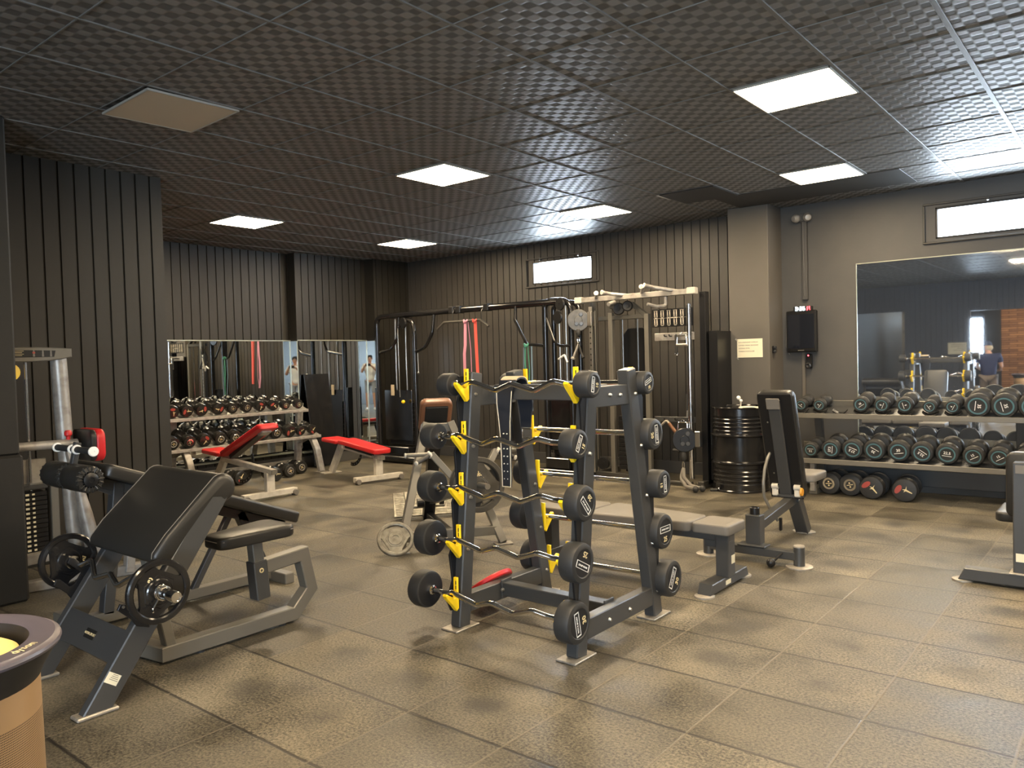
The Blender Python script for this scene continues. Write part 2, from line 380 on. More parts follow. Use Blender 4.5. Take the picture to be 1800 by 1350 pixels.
def ceiling_mat():
    m = bpy.data.materials.new('embossed_ceiling_tiles'); m.use_nodes = True; nt = m.node_tree; N = nt.nodes; L = nt.links; b = N['Principled BSDF']
    tc = N.new('ShaderNodeTexCoord'); sp = N.new('ShaderNodeSeparateXYZ'); L.new(tc.outputs['Object'], sp.inputs[0])
    def math_(op, a, bb=None):
        n = N.new('ShaderNodeMath'); n.operation = op
        for i, q in enumerate((a, bb)):
            if q is None: continue
            if isinstance(q, (int, float)): n.inputs[i].default_value = q
            else: L.new(q, n.inputs[i])
        return n.outputs[0]
    k = 2 * PI / .12
    s = math_('MULTIPLY', math_('SINE', math_('MULTIPLY', math_('ADD', sp.outputs[0], 1.355), k)), math_('SINE', math_('MULTIPLY', math_('SUBTRACT', sp.outputs[1], 4.564), k)))
    r = N.new('ShaderNodeMapRange'); r.interpolation_type = 'SMOOTHSTEP'; r.inputs[1].default_value = -.30; r.inputs[2].default_value = .30; L.new(s, r.inputs[0])
    mx = N.new('ShaderNodeMix'); mx.data_type = 'RGBA'; L.new(r.outputs[0], mx.inputs[0]); mx.inputs[6].default_value = (.085, .082, .077, 1); mx.inputs[7].default_value = (.195, .188, .178, 1)
    L.new(mx.outputs[2], b.inputs['Base Color'])
    rr = N.new('ShaderNodeMapRange'); L.new(r.outputs[0], rr.inputs[0]); rr.inputs[3].default_value = .62; rr.inputs[4].default_value = .42; L.new(rr.outputs[0], b.inputs['Roughness'])
    bp = N.new('ShaderNodeBump'); bp.inputs['Strength'].default_value = .5; bp.inputs['Distance'].default_value = .004; L.new(r.outputs[0], bp.inputs['Height']); L.new(bp.outputs[0], b.inputs['Normal'])
    return m
def brick_mat():
    m = bpy.data.materials.new('split_stone_cladding'); m.use_nodes = True; nt = m.node_tree; N = nt.nodes; L = nt.links; b = N['Principled BSDF']
    tc = N.new('ShaderNodeTexCoord'); mp = N.new('ShaderNodeMapping'); mp.inputs['Rotation'].default_value = (PI / 2, 0, 0); L.new(tc.outputs['Object'], mp.inputs[0])
    br = N.new('ShaderNodeTexBrick'); br.inputs['Scale'].default_value = 1; br.inputs['Brick Width'].default_value = .38; br.inputs['Row Height'].default_value = .06
    br.inputs['Mortar Size'].default_value = .006; br.inputs['Color1'].default_value = (.42, .20, .08, 1); br.inputs['Color2'].default_value = (.22, .10, .045, 1); br.inputs['Mortar'].default_value = (.05, .03, .02, 1)
    L.new(mp.outputs[0], br.inputs['Vector']); L.new(br.outputs[0], b.inputs['Base Color']); b.inputs['Roughness'].default_value = .8
    return m
M['floor'] = floor_mat(); M['ceiling'] = ceiling_mat(); M['brick'] = brick_mat()
M['grid'] = mat('ceiling_grid_paint', (.15, .145, .136), .45)
M['tile_plain'] = mat('plain_black_tile', (.030, .028, .025), .6)

# ---------------------------------------------------------------- room shell
ZC = 3.046; YB = 8.65; XL = -9.5; XL2 = -9.33; XL3 = -9.12; YS1 = 6.66; YS2 = 7.93; XN = -6.4; YN = 3.27; YR = -4.2; XR = 3.2; YH = -7.6
def struct(name, mb, m, parent=None, **k): return mk(name, mb, m, parent, kind=None if parent else 'structure', **k)
m_ = MB(); m_.box(((XL - .3 + XR + .2) / 2, (YB + .3 + YH - .2) / 2, -.1), (XR - XL + .5, YB - YH + .5, .2)); struct('floor', m_, M['floor'], flat=True)
m_ = MB(); m_.box(((XL - .3 + XR + .2) / 2, (YB + .3 + YH - .2) / 2, ZC + .1), (XR - XL + .5, YB - YH + .5, .2)); struct('ceiling', m_, M['ceiling'], flat=True)

def planks(mb, o, e, n, L0, L1, z0, z1, off, pitch=.117, g=.013, d=.014, th=.10):
    """boarded wall face: o origin (2D), e along, n facing; boards between L0 and L1"""
    e = V((e[0], e[1], 0)); n = V((n[0], n[1], 0)); o = V((o[0], o[1], 0))
    prof = [(L0, 0)]; k = math.ceil((L0 - off) / pitch); s = off + k * pitch
    while s < L1 - g:
        if s > L0 + g: prof += [(s - g / 2, 0), (s - g / 3, -d), (s + g / 3, -d), (s + g / 2, 0)]
        s += pitch
    prof += [(L1, 0), (L1, -th), (L0, -th)]
    A = [o + e * a + n * b + V((0, 0, z0)) for a, b in prof]; B = [o + e * a + n * b + V((0, 0, z1)) for a, b in prof]
    mb.rings([A, B], True)
# back wall, boards on the left of the column, with the small window opening
WB = (-6.62, -5.63, 2.485, 2.80); WR = (-1.60, 1.40, 2.522, 2.83); CX = (-3.58, -3.13); CY = 8.25
m_ = MB()
for a, b2, z0, z1 in ((XL3 - .1, CX[0] + .05, 0, WB[2]), (XL3 - .1, WB[0], WB[2], WB[3]), (WB[1], CX[0] + .05, WB[2], WB[3]), (XL3 - .1, CX[0] + .05, WB[3], ZC)):
    planks(m_, (0, YB), (1, 0), (0, -1), a, b2, z0, z1, -4.659, .113, th=.12)
struct('wall_back', m_, M['plank'])
m_ = MB()
for a, b2, z0, z1 in ((CX[0] + .05, XR, 0, WR[2]), (CX[0] + .05, WR[0], WR[2], WR[3]), (WR[1], XR, WR[2], WR[3]), (CX[0] + .05, XR, WR[3], ZC)):
    m_.box(((a + b2) / 2, YB + .06, (z0 + z1) / 2), (b2 - a, .12, z1 - z0))
struct('wall_mirror', m_, M['wall'])
m_ = MB(); m_.box(((CX[0] + CX[1]) / 2, (CY + YB) / 2, ZC / 2), (CX[1] - CX[0], YB - CY, ZC), .006); struct('column_back', m_, M['column'])
# recessed windows
def window(name, x0, x1, z0, z1, mull):
    mb = MB(); t = .020; yc = YB + .075
    for c, s in ((((x0 + x1) / 2, yc, z0 + t / 2), (x1 - x0, .15, t)), (((x0 + x1) / 2, yc, z1 - t / 2), (x1 - x0, .15, t)), ((x0 + t / 2, yc, (z0 + z1) / 2), (t, .15, z1 - z0)), ((x1 - t / 2, yc, (z0 + z1) / 2), (t, .15, z1 - z0))): mb.box(c, s, .004)
    for x in mull: mb.box((x, YB + .13, (z0 + z1) / 2), (.02, .03, z1 - z0), .004)
    f = struct(name, mb, M['black_metal'])
    p = MB(); p.box(((x0 + x1) / 2, YB + .15, (z0 + z1) / 2), (x1 - x0 - .0, .012, z1 - z0 - .02)); mk('window_pane', p, M['daylight'], f)
    q = MB(); q.box(((x0 + x1) / 2, YB - .012, z0 - .035), (x1 - x0 + .22, .045, .02), .004); q.box(((x0 + x1) / 2, YB - .010, z1 + .035), (x1 - x0 + .22, .02, .02), .004)
    for x in (x0 - .10, x1 + .10): q.box((x, YB - .01, (z0 + z1) / 2), (.02, .02, z1 - z0 + .05), .004)
    mk('window_frame', q, M['plank'], f)
    h = MB()
    for x in (x0 + (x1 - x0) * .15, x0 + (x1 - x0) * .8): h.cyl((x, YB - .015, z1 + .035), (x, YB - .03, z1 + .005), .008, n=8)
    mk('hinge', h, M['brushed'], f)
window('window_1', *WB[:2], *WB[2:], [])
window('window_2', *WR[:2], *WR[2:], [-.6, .4])
# left wall with its two steps
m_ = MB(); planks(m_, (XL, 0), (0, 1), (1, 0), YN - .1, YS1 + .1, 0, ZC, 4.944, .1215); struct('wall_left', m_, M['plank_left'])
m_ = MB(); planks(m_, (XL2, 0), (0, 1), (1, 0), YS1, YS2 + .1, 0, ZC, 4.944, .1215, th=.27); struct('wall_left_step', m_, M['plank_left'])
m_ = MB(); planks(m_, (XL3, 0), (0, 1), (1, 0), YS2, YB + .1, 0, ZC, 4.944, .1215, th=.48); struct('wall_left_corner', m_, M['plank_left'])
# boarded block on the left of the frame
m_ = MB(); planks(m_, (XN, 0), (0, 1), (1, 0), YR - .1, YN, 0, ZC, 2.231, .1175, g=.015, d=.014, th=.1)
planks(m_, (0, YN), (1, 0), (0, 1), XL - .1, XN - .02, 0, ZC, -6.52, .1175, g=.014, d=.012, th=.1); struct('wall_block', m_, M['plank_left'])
# mirrors on the left wall (a continuous strip that follows the steps)
Z0, Z1 = .24, 1.80
m_ = MB(); m_.box((XL + .006, (4.6 + YS1) / 2, (Z0 + Z1) / 2), (.008, YS1 - 4.6, Z1 - Z0)); struct('wall_mirror_panel', m_, M['mirror'], flat=True)
m_ = MB(); m_.box(((XL + XL2) / 2, YS1 - .005, (Z0 + Z1) / 2), (XL2 - XL, .008, Z1 - Z0)); struct('wall_mirror_return', m_, M['mirror'], flat=True)
m_ = MB(); m_.box((XL2 + .006, (YS1 + YS2) / 2, (Z0 + Z1) / 2), (.008, YS2 - YS1, Z1 - Z0)); struct('wall_mirror_middle', m_, M['mirror'], flat=True)
m_ = MB(); m_.box(((XL2 + XL3) / 2, YS2 - .005, (Z0 + Z1) / 2), (XL3 - XL2, .008, Z1 - Z0)); struct('wall_mirror_corner', m_, M['mirror'], flat=True)
m_ = MB()
m_.box((XL + .03, (YN + YS1) / 2, Z0 - .03), (.06, YS1 - YN, .025), .004); m_.box((XL2 + .03, (YS1 + YS2) / 2, Z0 - .03), (.06, YS2 - YS1, .025), .004)
m_.box((XL + .012, (YN + YS1) / 2, Z1 + .008), (.016, YS1 - YN, .016), .003); m_.box((XL2 + .012, (YS1 + YS2) / 2, Z1 + .008), (.016, YS2 - YS1, .016), .003)
for (x, y) in ((XL2 + .004, YS1 - .004), (XL + .012, YS1 - .012), (XL3 + .004, YS2 - .004), (XL2 + .012, YS2 - .012)): m_.box((x, y, (Z0 + Z1) / 2), (.010, .010, Z1 - Z0))
struct('trim_1', m_, M['mirror_edge'])
m_ = MB()
for x, a, b2 in ((XL + .01, YN, YS1), (XL2 + .01, YS1, YS2), (XL3 + .01, YS2, YB)): m_.box((x, (a + b2) / 2, .075), (.02, b2 - a, .15), .003)
m_.box(((XL3 + CX[0]) / 2, YB - .01, .075), (CX[0] - XL3, .02, .15), .003); m_.box(((CX[1] + XR) / 2, YB - .012, .09), (XR - CX[1], .024, .18), .003)
struct('baseboard_back', m_, M['wall'])
# big mirror on the back wall right of the column
m_ = MB(); m_.box(((-2.34 + 2.6) / 2, YB - .006, (.42 + 2.345) / 2), (2.6 + 2.34, .008, 2.345 - .42)); struct('wall_mirror_large', m_, M['mirror_hazed'], flat=True)
m_ = MB(); m_.box(((-2.34 + 2.6) / 2, YB - .008, 2.348), (4.95, .016, .010), .002); m_.box((-2.343, YB - .008, 1.38), (.008, .016, 1.93), .002)
struct('trim_2', m_, M['mirror_edge'])
# rear wall behind the camera: boards, a mirror, the opening to the hall and a glazed front
OX0, OX1, OZ = -3.25, -1.35, 2.33
m_ = MB()
planks(m_, (0, YR), (1, 0), (0, 1), XN - .1, OX0, 0, ZC, 0); planks(m_, (0, YR), (1, 0), (0, 1), OX0, OX1, OZ, ZC, 0)
planks(m_, (0, YR), (1, 0), (0, 1), OX1, .0, 0, ZC, 0); planks(m_, (0, YR), (1, 0), (0, 1), 0, 2.9, 0, .5, 0); planks(m_, (0, YR), (1, 0), (0, 1), 0, 2.9, 2.5, ZC, 0); planks(m_, (0, YR), (1, 0), (0, 1), 2.9, XR, 0, ZC, 0)
struct('wall_rear', m_, M['wall_rear'])
m_ = MB(); m_.box((-5.35, YR + .006, 1.35), (1.32, .008, 2.1)); struct('wall_mirror_rear', m_, M['mirror'], flat=True)
m_ = MB()
for c, s in (((1.45, YR - .03, .53), (2.9, .06, .06)), ((1.45, YR - .03, 2.47), (2.9, .06, .06)), ((.03, YR - .03, 1.5), (.06, .06, 2)), ((2.87, YR - .03, 1.5), (.06, .06, 2)), ((1.0, YR - .03, 1.5), (.06, .06, 2)), ((1.95, YR - .03, 1.5), (.06, .06, 2))): m_.box(c, s, .005)
w3 = struct('window_3', m_, M['black_metal'])
m_ = MB(); m_.box((1.45, YR - .06, 1.5), (2.8, .01, 1.9)); mk('window_pane', m_, M['daylight_rear'], w3)
m_ = MB(); m_.box((XR + .06, (YB + YR) / 2, ZC / 2), (.12, YB - YR + .2, ZC)); struct('wall_right', m_, M['wall'])
# hall behind the opening
m_ = MB(); m_.box((-1.6, YH - .06, ZC / 2), (2.86, .12, ZC)); struct('wall_hall', m_, M['brick'])
m_ = MB(); m_.box((-3.23, YH + .02, ZC / 2), (.40, .10, ZC)); m_.box((-3.75, YH - .06, .45), (.7, .12, .9)); m_.box((-3.75, YH - .06, (2.3 + ZC) / 2), (.7, .12, ZC - 2.3))
m_.box((-4.15, (YH + YR - .1) / 2, ZC / 2), (.12, YR - YH, ZC)); m_.box((-.3, (YH + YR - .1) / 2, ZC / 2), (.12, YR - YH, ZC)); struct('wall_hall_side', m_, M['slat'])
m_ = MB()
for z in (.93, 2.27): m_.box((-3.75, YH, z), (.66, .06, .05), .004)
for x in (-4.06, -3.45): m_.box((x, YH, 1.6), (.05, .06, 1.36), .004)
w4 = struct('window_4', m_, M['black_metal']); m_ = MB(); m_.box((-3.75, YH - .03, 1.6), (.6, .01, 1.3)); mk('window_pane', m_, M['daylight_rear'], w4)
# painted post at the left edge of the frame
m_ = MB(); m_.box((-5.66, 1.63, (.93 + ZC) / 2), (.32, .40, ZC - .93), .012); m_.box((-5.655, 1.633, .465), (.345, .42, .93), .015)
m_.box((-5.655, 1.60, .46), (.36, .10, .80), .005)
struct('column_left', m_, M['post'])
# suspended ceiling grid
GX, GY = -1.355, 4.564
m_ = MB()
for j in range(-14, 8):
    x = GX + .6 * j; w = .026 if j >= 0 else .016
    if XL < x < XR: m_.box((x, (YB + YR) / 2, ZC - .003), (w, YB - YR, .008), .0015)
for i in range(-15, 7):
    y = GY + .6 * i
    if YR < y < YB: m_.box(((XL + XR) / 2, y, ZC - .002), (XR - XL, .010, .006), .0015)
struct('ceiling_grid', m_, M['grid'])
m_ = MB(); x0, y0 = GX - 2.4, GY + 2.4
m_.box((x0 + .31, y0 + .3, ZC - .010), (.57, .58, .012), .002); m_.box((x0 + 1.2, y0 + .95, ZC - .006), (1.75, .7, .006), .002); struct('ceiling_patch', m_, M['tile_plain'])
m_ = MB(); m_.prism([(0, 0), (.025, 0), (.004, .3)], (x0 - .012, y0 + .02, ZC - .012), (1, 0, 0), (0, 1, 0), (0, 0, 1), .004); struct('trim_3', m_, M['white'])
# cornice where the ceiling meets the boarded walls
# ceiling light panels
LAB = {(0, -1): 'lit square ceiling panel, largest one at the upper right of the room', (4, -2): 'lit ceiling panel over the television and clock corner',
       (0, -6): 'lit ceiling panel nearest the middle, above the barbell rack', (0, 4): 'added ceiling light panel outside the view, right of the largest one', (4, 4): 'added ceiling light panel outside the view, by the right end of the mirror wall', (0, -11): 'lit ceiling panel above the left dumbbell rack mirror',  # panels outside the view are added to brighten the right floor and ceiling
       (4, -6): 'lit ceiling panel just in front of the small back window', (4, -11): 'lit ceiling panel nearest the back left corner of the room',
       (-4, 4): 'added ceiling light panel outside the view, behind and right of the camera', (-8, -1): 'added ceiling light panel outside the view, straight behind the camera',  # both added out of view as extra light behind the camera
       (-4, -1): 'lit ceiling panel overhead, just above the top edge of the view'}
def panel(i, j, label, on=True):
    x, y = GX + .6 * j + .3, GY + .6 * i + .3
    t = thing('ceiling_light', label, 'light', (x, y, ZC - .006), 'recessed ceiling light panels' if on else None)
    f = MB(); hw = .290
    for dx, dy, sx, sy in ((0, hw - .006, 2 * hw, .012), (0, -hw + .006, 2 * hw, .012), (hw - .006, 0, .012, 2 * hw), (-hw + .006, 0, .012, 2 * hw)): f.box((x + dx, y + dy, ZC - .008), (sx, sy, .014), .002)
    mk('frame', f, M['panel_frame'], t)
    d = MB(); d.box((x, y, ZC - .009), (.556, .556, .008), .001); mk('diffuser', d, M['panel_on'] if on else M['panel_off'], t)
    return t
for (i, j), l in LAB.items(): panel(i, j, l)
panel(-18, -2, 'lit ceiling panel in the hall behind the opening')
pt = panel(-4, -6, 'unlit beige ceiling panel hanging slightly out of its opening', False)
pt.rotation_euler = (math.radians(.9), math.radians(-1.2), 0); pt.location.z -= .012
# ---------------------------------------------------------------- barbell rack with its ten fixed barbells
rk = thing('barbell_rack', 'anthracite A-frame barbell rack with yellow hooks in the middle of the floor', 'barbell rack', (-2.5, 3.4, 0))
RX = (-2.885, -2.125)
fy = lambda z: 3.045 + .116 * z        # centre line of the front posts
ry = lambda z: 3.805 - .174 * z        # centre line of the rear posts
ZP = 1.377
for x in RX:
    for fn in (fy, ry):
        m_ = MB(); m_.bar((x, fn(.008), .008), (x, fn(ZP), ZP), .068, .088, (0, 1, 0), .006); mk('post', m_, M['steel_dark'], rk)
        m_ = MB(); m_.box((x, fn(0), .005), (.115, .185, .010), .003); mk('foot_plate', m_, M['foot'], rk)
        s = -1 if fn is fy else 1; xi = x + (.022 if x < -2.5 else -.022) * -1
        m_ = MB(); prof = []
        for k, z in enumerate((.10, .16, .26, .40, .48, .68, .76, .95, 1.03, 1.22, 1.30, 1.36)):
            prof.append((z, (.018, .052)[1 if k % 2 else 0]))
        poly = [(fn(z) + s * (.044 + d), z) for z, d in prof] + [(fn(z) + s * .040, z) for z, d in reversed(prof)]
        m_.prism(poly, (xi - .006, 0, 0), (0, 1, 0), (0, 0, 1), (1, 0, 0), .012, .001); mk('hook_plate', m_, M['black_metal'], rk)
BZ_F = [1.313, 1.030, .755, .478, .200]; BZ_R = [1.300, 1.020, .745, .475, .205]
def hook(x, y, z, s):
    m_ = MB()
    poly = [(.018, .086), (.032, .086), (.034, -.010), (.044, -.019), (.060, -.019), (.070, -.008), (.112, .016), (.119, .006), (.108, -.012), (.060, -.062), (.036, -.092), (.020, -.080)]
    m_.prism([(a * 1, b) for a, b in poly], (x - .014, y - s * .052, z), (0, s, 0), (0, 0, 1), (1, 0, 0), .028, .003)
    o = mk('hook', m_, M['yellow'], rk)
    n_ = MB()
    for dz in (.03, .055): n_.box((x + .006, y - s * .052 + s * .033, z + dz + .004), (.005, .004, .020))
    mk('slot', n_, M['dark'], o)
for z in BZ_F:
    for x in RX: hook(x + (.02 if x < -2.5 else -.02), fy(z) - .096, z, -1)
for z in BZ_R:
    for x in RX: hook(x + (.02 if x < -2.5 else -.02), ry(z) + .096, z, 1)
for x in RX:                                    # top and bottom side rails
    m_ = MB(); m_.bar((x, fy(1.245) + .04, 1.245), (x, ry(1.245) - .04, 1.245), .05, .105, b=.004); mk('top_side_rail', m_, M['steel_dark'], rk)
    m_ = MB(); m_.bar((x, fy(.125) + .04, .125), (x, ry(.125) - .04, .125), .06, .10, b=.004); mk('bottom_side_rail', m_, M['steel_dark'], rk)
m_ = MB(); m_.bar((RX[0] + .02, 3.385, 1.262), (RX[1] - .02, 3.385, 1.262), .06, .085, b=.004); mk('top_cross_rail', m_, M['steel_dark'], rk)
m_ = MB(); m_.bar((RX[0] + .03, 3.40, .135), (RX[1] - .03, 3.40, .135), .075, .075, b=.004); m_.box((RX[0] + .035, 3.40, .135), (.012, .09, .11), .003); m_.box((RX[1] - .035, 3.40, .135), (.012, .09, .11), .003); mk('bottom_cross_rail', m_, M['steel_dark'], rk)
def bolt(p, axis, par, r=.011):
    b_ = MB(); b_.lathe([(0, .012), (r * .65, .010), (r, 0), (r * 1.05, -.004)], p, axis, 10); mk('bolt', b_, M['brushed'], par)
for y, z in ((3.36, 1.25), (3.46, 1.245)):
    for x, s in ((RX[0], -1), (RX[1], 1)): bolt((x + s * .026, y, z), (s, 0, 0), rk)
for y in (3.30, 3.50):
    for x, s in ((RX[0], -1), (RX[1], 1)): bolt((x + s * .031, y, .12), (s, 0, 0), rk)
for x in RX:
    for z in BZ_F: bolt((x + .035, fy(z) - .015, z - .055), (1, 0, 0), rk)
    for z in BZ_R: bolt((x + .035, ry(z) + .02, z - .055), (1, 0, 0), rk)
bolt((RX[0] + .045, 3.355, .135), (0, -1, 0), rk)

def head(t, x, y, z, r, sgn, w, num=None, th=0.0):
    """one rubber barbell head; inner face at x, outer at x+sgn*w"""
    m_ = MB(); b = min(.018, r * .2)
    m_.lathe([(0, 0), (r - b * .6, 0), (r - b * .15, b * .25), (r, b * .9), (r, w - b), (r - b * .3, w - b * .3), (r - b, w), (r - b * 1.5, w), (r - b * 1.7, w - .004), (0, w - .004)], (x, y, z), (sgn, 0, 0), 36, mis=[1, 0, 0, 0, 0, 0, 0, 0, 1])
    h = mk('weight_head', m_, [M['rubber'], M['rubber_face']], t)
    c = MB(); c.lathe([(.027, 0), (.026, .018), (.018, .022), (.016, .03)], (x, y, z), (-sgn, 0, 0), 16); mk('collar', c, M['chrome'], h)
    if num:
        xo = x + sgn * (w - .0035)
        ex = V((0, math.cos(th), math.sin(th))); ey = V((0, -math.sin(th), math.cos(th))); o = V((xo, y, z))
        p = MB(); a, bb, cy_ = r * .56, r * .17, r * .13; q = r * .028
        for (ux, uy, sx, sy) in ((0, cy_ + bb, 2 * a, q), (0, cy_ - bb, 2 * a, q), (a, cy_, q, 2 * bb), (-a, cy_, q, 2 * bb)): p.box(o + ex * ux + ey * uy, (sx + q, sy + (q if sy > q * 2 else 0), .0014), 0, 0, ex, ey, (1, 0, 0))
        merge(p, textmesh('NOVA SPORT', r * .135, o + ey * cy_, ex, ey, th=.0007)); mk('frame_print', p, M['white'], h)
        mk('number_print', textmesh(num, r * .40, o - ey * (r * .44), ex, ey, th=.0007, bold=r * .008), M['gold_print'], h)
    return h
def barbell(kind, label, xl, xr, y, z, r, num, th, group):
    t = thing('curl_barbell' if kind == 'ez' else 'straight_barbell', label, 'barbell', ((xl + xr) / 2, y, z), group)
    w = .088; m_ = MB(); c = (xl + xr) / 2
    if kind == 'ez':
        L = [(xl + .05, 0), (c - .345, 0), (c - .265, .018), (c - .125, -.032), (c, .008), (c + .125, -.032), (c + .265, .018), (c + .345, 0), (xr - .05, 0)]
        m_.tube([(x, y - .012 * (d > 0) - d * .35, z + d) for x, d in L], .0135, 14, rad=.05, seg=6)
    else: m_.tube([(xl + .05, y, z), (xr - .05, y, z)], .0145, 14)
    mk('bar', m_, M['chrome'], t)
    head(t, xl + w, y, z, r, -1, w); head(t, xr - w, y, z, r, 1, w, num, math.radians(th))
NM = ['10', '15', '20', '25', '30']
RK = ['top', 'second', 'third', 'fourth', 'bottom']
FE = [(-2.965, -2.02, .064, 80), (-3.07, -2.085, .071, 62), (-3.10, -2.035, .086, 130), (-3.10, -2.035, .096, 153), (-3.12, -2.05, .100, 100)]
FE = [(-3.015, -2.02, .064, 80), (-3.115, -2.085, .072, 62), (-3.105, -2.035, .086, 130), (-3.10, -2.04, .096, 153), (-3.12, -2.05, .100, 100)]
for i, (xl, xr, r, th) in enumerate(FE):
    barbell('ez', f'zigzag chrome curl barbell with round black heads numbered {NM[i]}, {RK[i]} of the rack front', xl, xr, fy(BZ_F[i]) - .096, BZ_F[i], r, NM[i], th, 'curl barbells on the rack front')
RE = [(-3.05, -2.05, .062, 20, '10'), (-3.05, -2.04, .085, -85, '20'), (-3.03, -2.02, .077, -88, '15'), (-3.09, -2.045, .098, 0, '25'), (-3.05, -2.025, .102, 60, '30')]
for i, (xl, xr, r, th, nm) in enumerate(RE):
    barbell('straight', f'straight chrome barbell with round black heads numbered {nm}, {RK[i]} of the rack rear', xl, xr, ry(BZ_R[i]) + .096, BZ_R[i], r, nm, th, 'straight barbells on the rack rear')

# weightlifting belt draped over the top cross rail
t = thing('lifting_belt', 'dark leather lifting belt with pale stitching draped over the rack top rail', 'belt', (-2.73, 3.38, 1.31))
def belt_strip(path, ws, th, x0, xs=None):
    """ribbon along path in the YZ plane"""
    m_ = MB(); R = []
    P = [V((0, a, b)) for a, b in path]
    for i, p in enumerate(P):
        tt = (P[min(i + 1, len(P) - 1)] - P[max(i - 1, 0)]).normalized(); n = V((0, -tt.z, tt.y)); w = ws[i] / 2; xx = x0 + (xs[i] if xs else 0)
        R.append([V((xx - w, p.y, p.z)) - n * th / 2, V((xx + w, p.y, p.z)) - n * th / 2, V((xx + w, p.y, p.z)) + n * th / 2, V((xx - w, p.y, p.z)) + n * th / 2])
    m_.rings(R); return m_, P
arc = [(3.385 + .052 * math.cos(math.radians(a)) * -1, 1.312 + .028 * math.sin(math.radians(a))) for a in range(0, 181, 20)]
path = [(3.318, .735), (3.322, .80), (3.326, .90), (3.330, 1.0), (3.331, 1.10), (3.330, 1.20), (3.330, 1.27)] + arc + [(3.440, 1.25), (3.442, 1.18), (3.440, 1.12), (3.438, 1.06)]
ws = [.062, .066, .068, .072, .085, .105, .112] + [.115] * len(arc) + [.112, .10, .075, .07]
dx = [.010, .008, .004, 0, -.004, -.004, 0] + [0.02] * len(arc) + [.05, .06, .06, .06]
m_, P = belt_strip(path, ws, .008, -2.765, dx); mk('leather_strap', m_, M['belt'], t, ang=60)
st = MB()
for s in (-1, 1):
    pts = [(-2.765 + dx[i] + s * (ws[i] / 2 - .002), path[i][0] - .0052, path[i][1]) for i in range(7)]
    st.tube(pts, .0028, 6)
st.tube([(-2.765 + dx[0] - .029, 3.3128, .737), (-2.765 + dx[0] + .029, 3.3128, .737)], .0028, 6)
mk('stitching', st, M['cream'], t)
m_, P = belt_strip(arc[1:-1], [.108] * (len(arc) - 2), .006, -2.740, None)
for i in range(len(m_.v)): m_.v[i] += V((0, 0, .008))
mk('suede_lining', m_, M['suede'], t, ang=60)
for k in range(7):
    for s in (-1, 1): m_ = MB(); m_.cyl((-2.765 + .004 + s * .012, 3.3235, .78 + k * .042), (-2.765 + .004 + s * .012, 3.3165, .78 + k * .042), .0035, n=8); mk('hole', m_, M['chalk'], t)
m_ = MB(); bx = -2.70
for a, c in (((bx - .03, 3.438, 1.05), (bx + .03, 3.438, 1.05)), ((bx - .03, 3.438, 1.0), (bx + .03, 3.438, 1.0)), ((bx - .03, 3.438, 1.05), (bx - .03, 3.438, 1.0)), ((bx + .03, 3.438, 1.05), (bx + .03, 3.438, 1.0))): m_.cyl(a, c, .005, n=8)
mk('buckle', m_, M['chrome'], t)

# grip weight plates -------------------------------------------------------------
def grip_plate(name, r, w, slots=3, hub=.052):
    """olympic style plate with cut-out grips, axis +x, centred on its mid plane; one mesh builder"""
    m_ = MB(); n = 48
    ri, ro = r * .46, r * .80
    m_.lathe([(ro, -w * .36), (ro + .006, -w / 2), (r - .006, -w / 2), (r, -w / 2 + .006), (r, w / 2 - .006), (r - .006, w / 2), (ro + .006, w / 2), (ro, w * .36), (ro, -w * .36)], (0, 0, 0), (1, 0, 0), n)
    m_.lathe([(.026, -w * .5), (hub, -w * .5), (hub + .008, -w * .27), (.030, -w * .27), (.030, w * .27), (hub + .008, w * .27), (hub, w * .5), (.026, w * .5), (.026, -w * .5)], (0, 0, 0), (1, 0, 0), n)
    # web disc with straight-edged grip openings towards the rim
    poly = []; cd = r * .60; ha = PI / slots * .60
    for k in range(slots):
        a0 = 2 * PI * k / slots + PI / 2; q = cd / math.cos(ha * .9)
        poly += [(ro * 1.02, a0 - ha), (q, a0 - ha * .86), (q, a0 + ha * .86), (ro * 1.02, a0 + ha)]
        a1 = 2 * PI * (k + 1) / slots + PI / 2
        for s_ in range(1, 5): poly.append((ro * 1.02, a0 + ha + (a1 - a0 - 2 * ha) * s_ / 5))
    m_.prism([(q * math.cos(a), q * math.sin(a)) for q, a in poly], (-w * .27, 0, 0), (0, 1, 0), (0, 0, 1), (1, 0, 0), w * .54, 0)
    m_.prism([(hub * 1.45 * math.cos(PI / 3 * k), hub * 1.45 * math.sin(PI / 3 * k)) for k in range(6)], (-w * .36, 0, 0), (0, 1, 0), (0, 0, 1), (1, 0, 0), w * .72, .003)
    return m_
def place_plate(label, mat_, r, w, loc, axis, group=None, spin=0, name='weight_plate', txt=None, slots=3):
    m_ = grip_plate(name, r, w, slots); d, sd, u = basis(axis)
    Mx = Matrix((d, sd, u)).transposed().to_4x4()
    t = thing(name, label, 'weight plate', loc, group)
    S = Matrix.Rotation(spin, 4, 'X')
    m_.xf(Matrix.Translation(V(loc)) @ Mx @ S); mk('plate_body', m_, mat_, t)
    if txt:
        for s_ in (1, -1):
            q = textmesh(txt, r * .22, (w * .30 * s_, r * .30 * 1, r * .22), (0, s_, 0), (0, 0, 1), th=.001, bold=.001)
            q.xf(Matrix.Translation(V(loc)) @ Mx @ S); mk('number_print', q, M['gold_print'], t)
    return t
place_plate('red grip weight plate leaning on the lower left rail of the barbell rack', M['red'], .148, .030, (-3.02, 3.45, .122), (-.60, 0, .80), spin=.4)
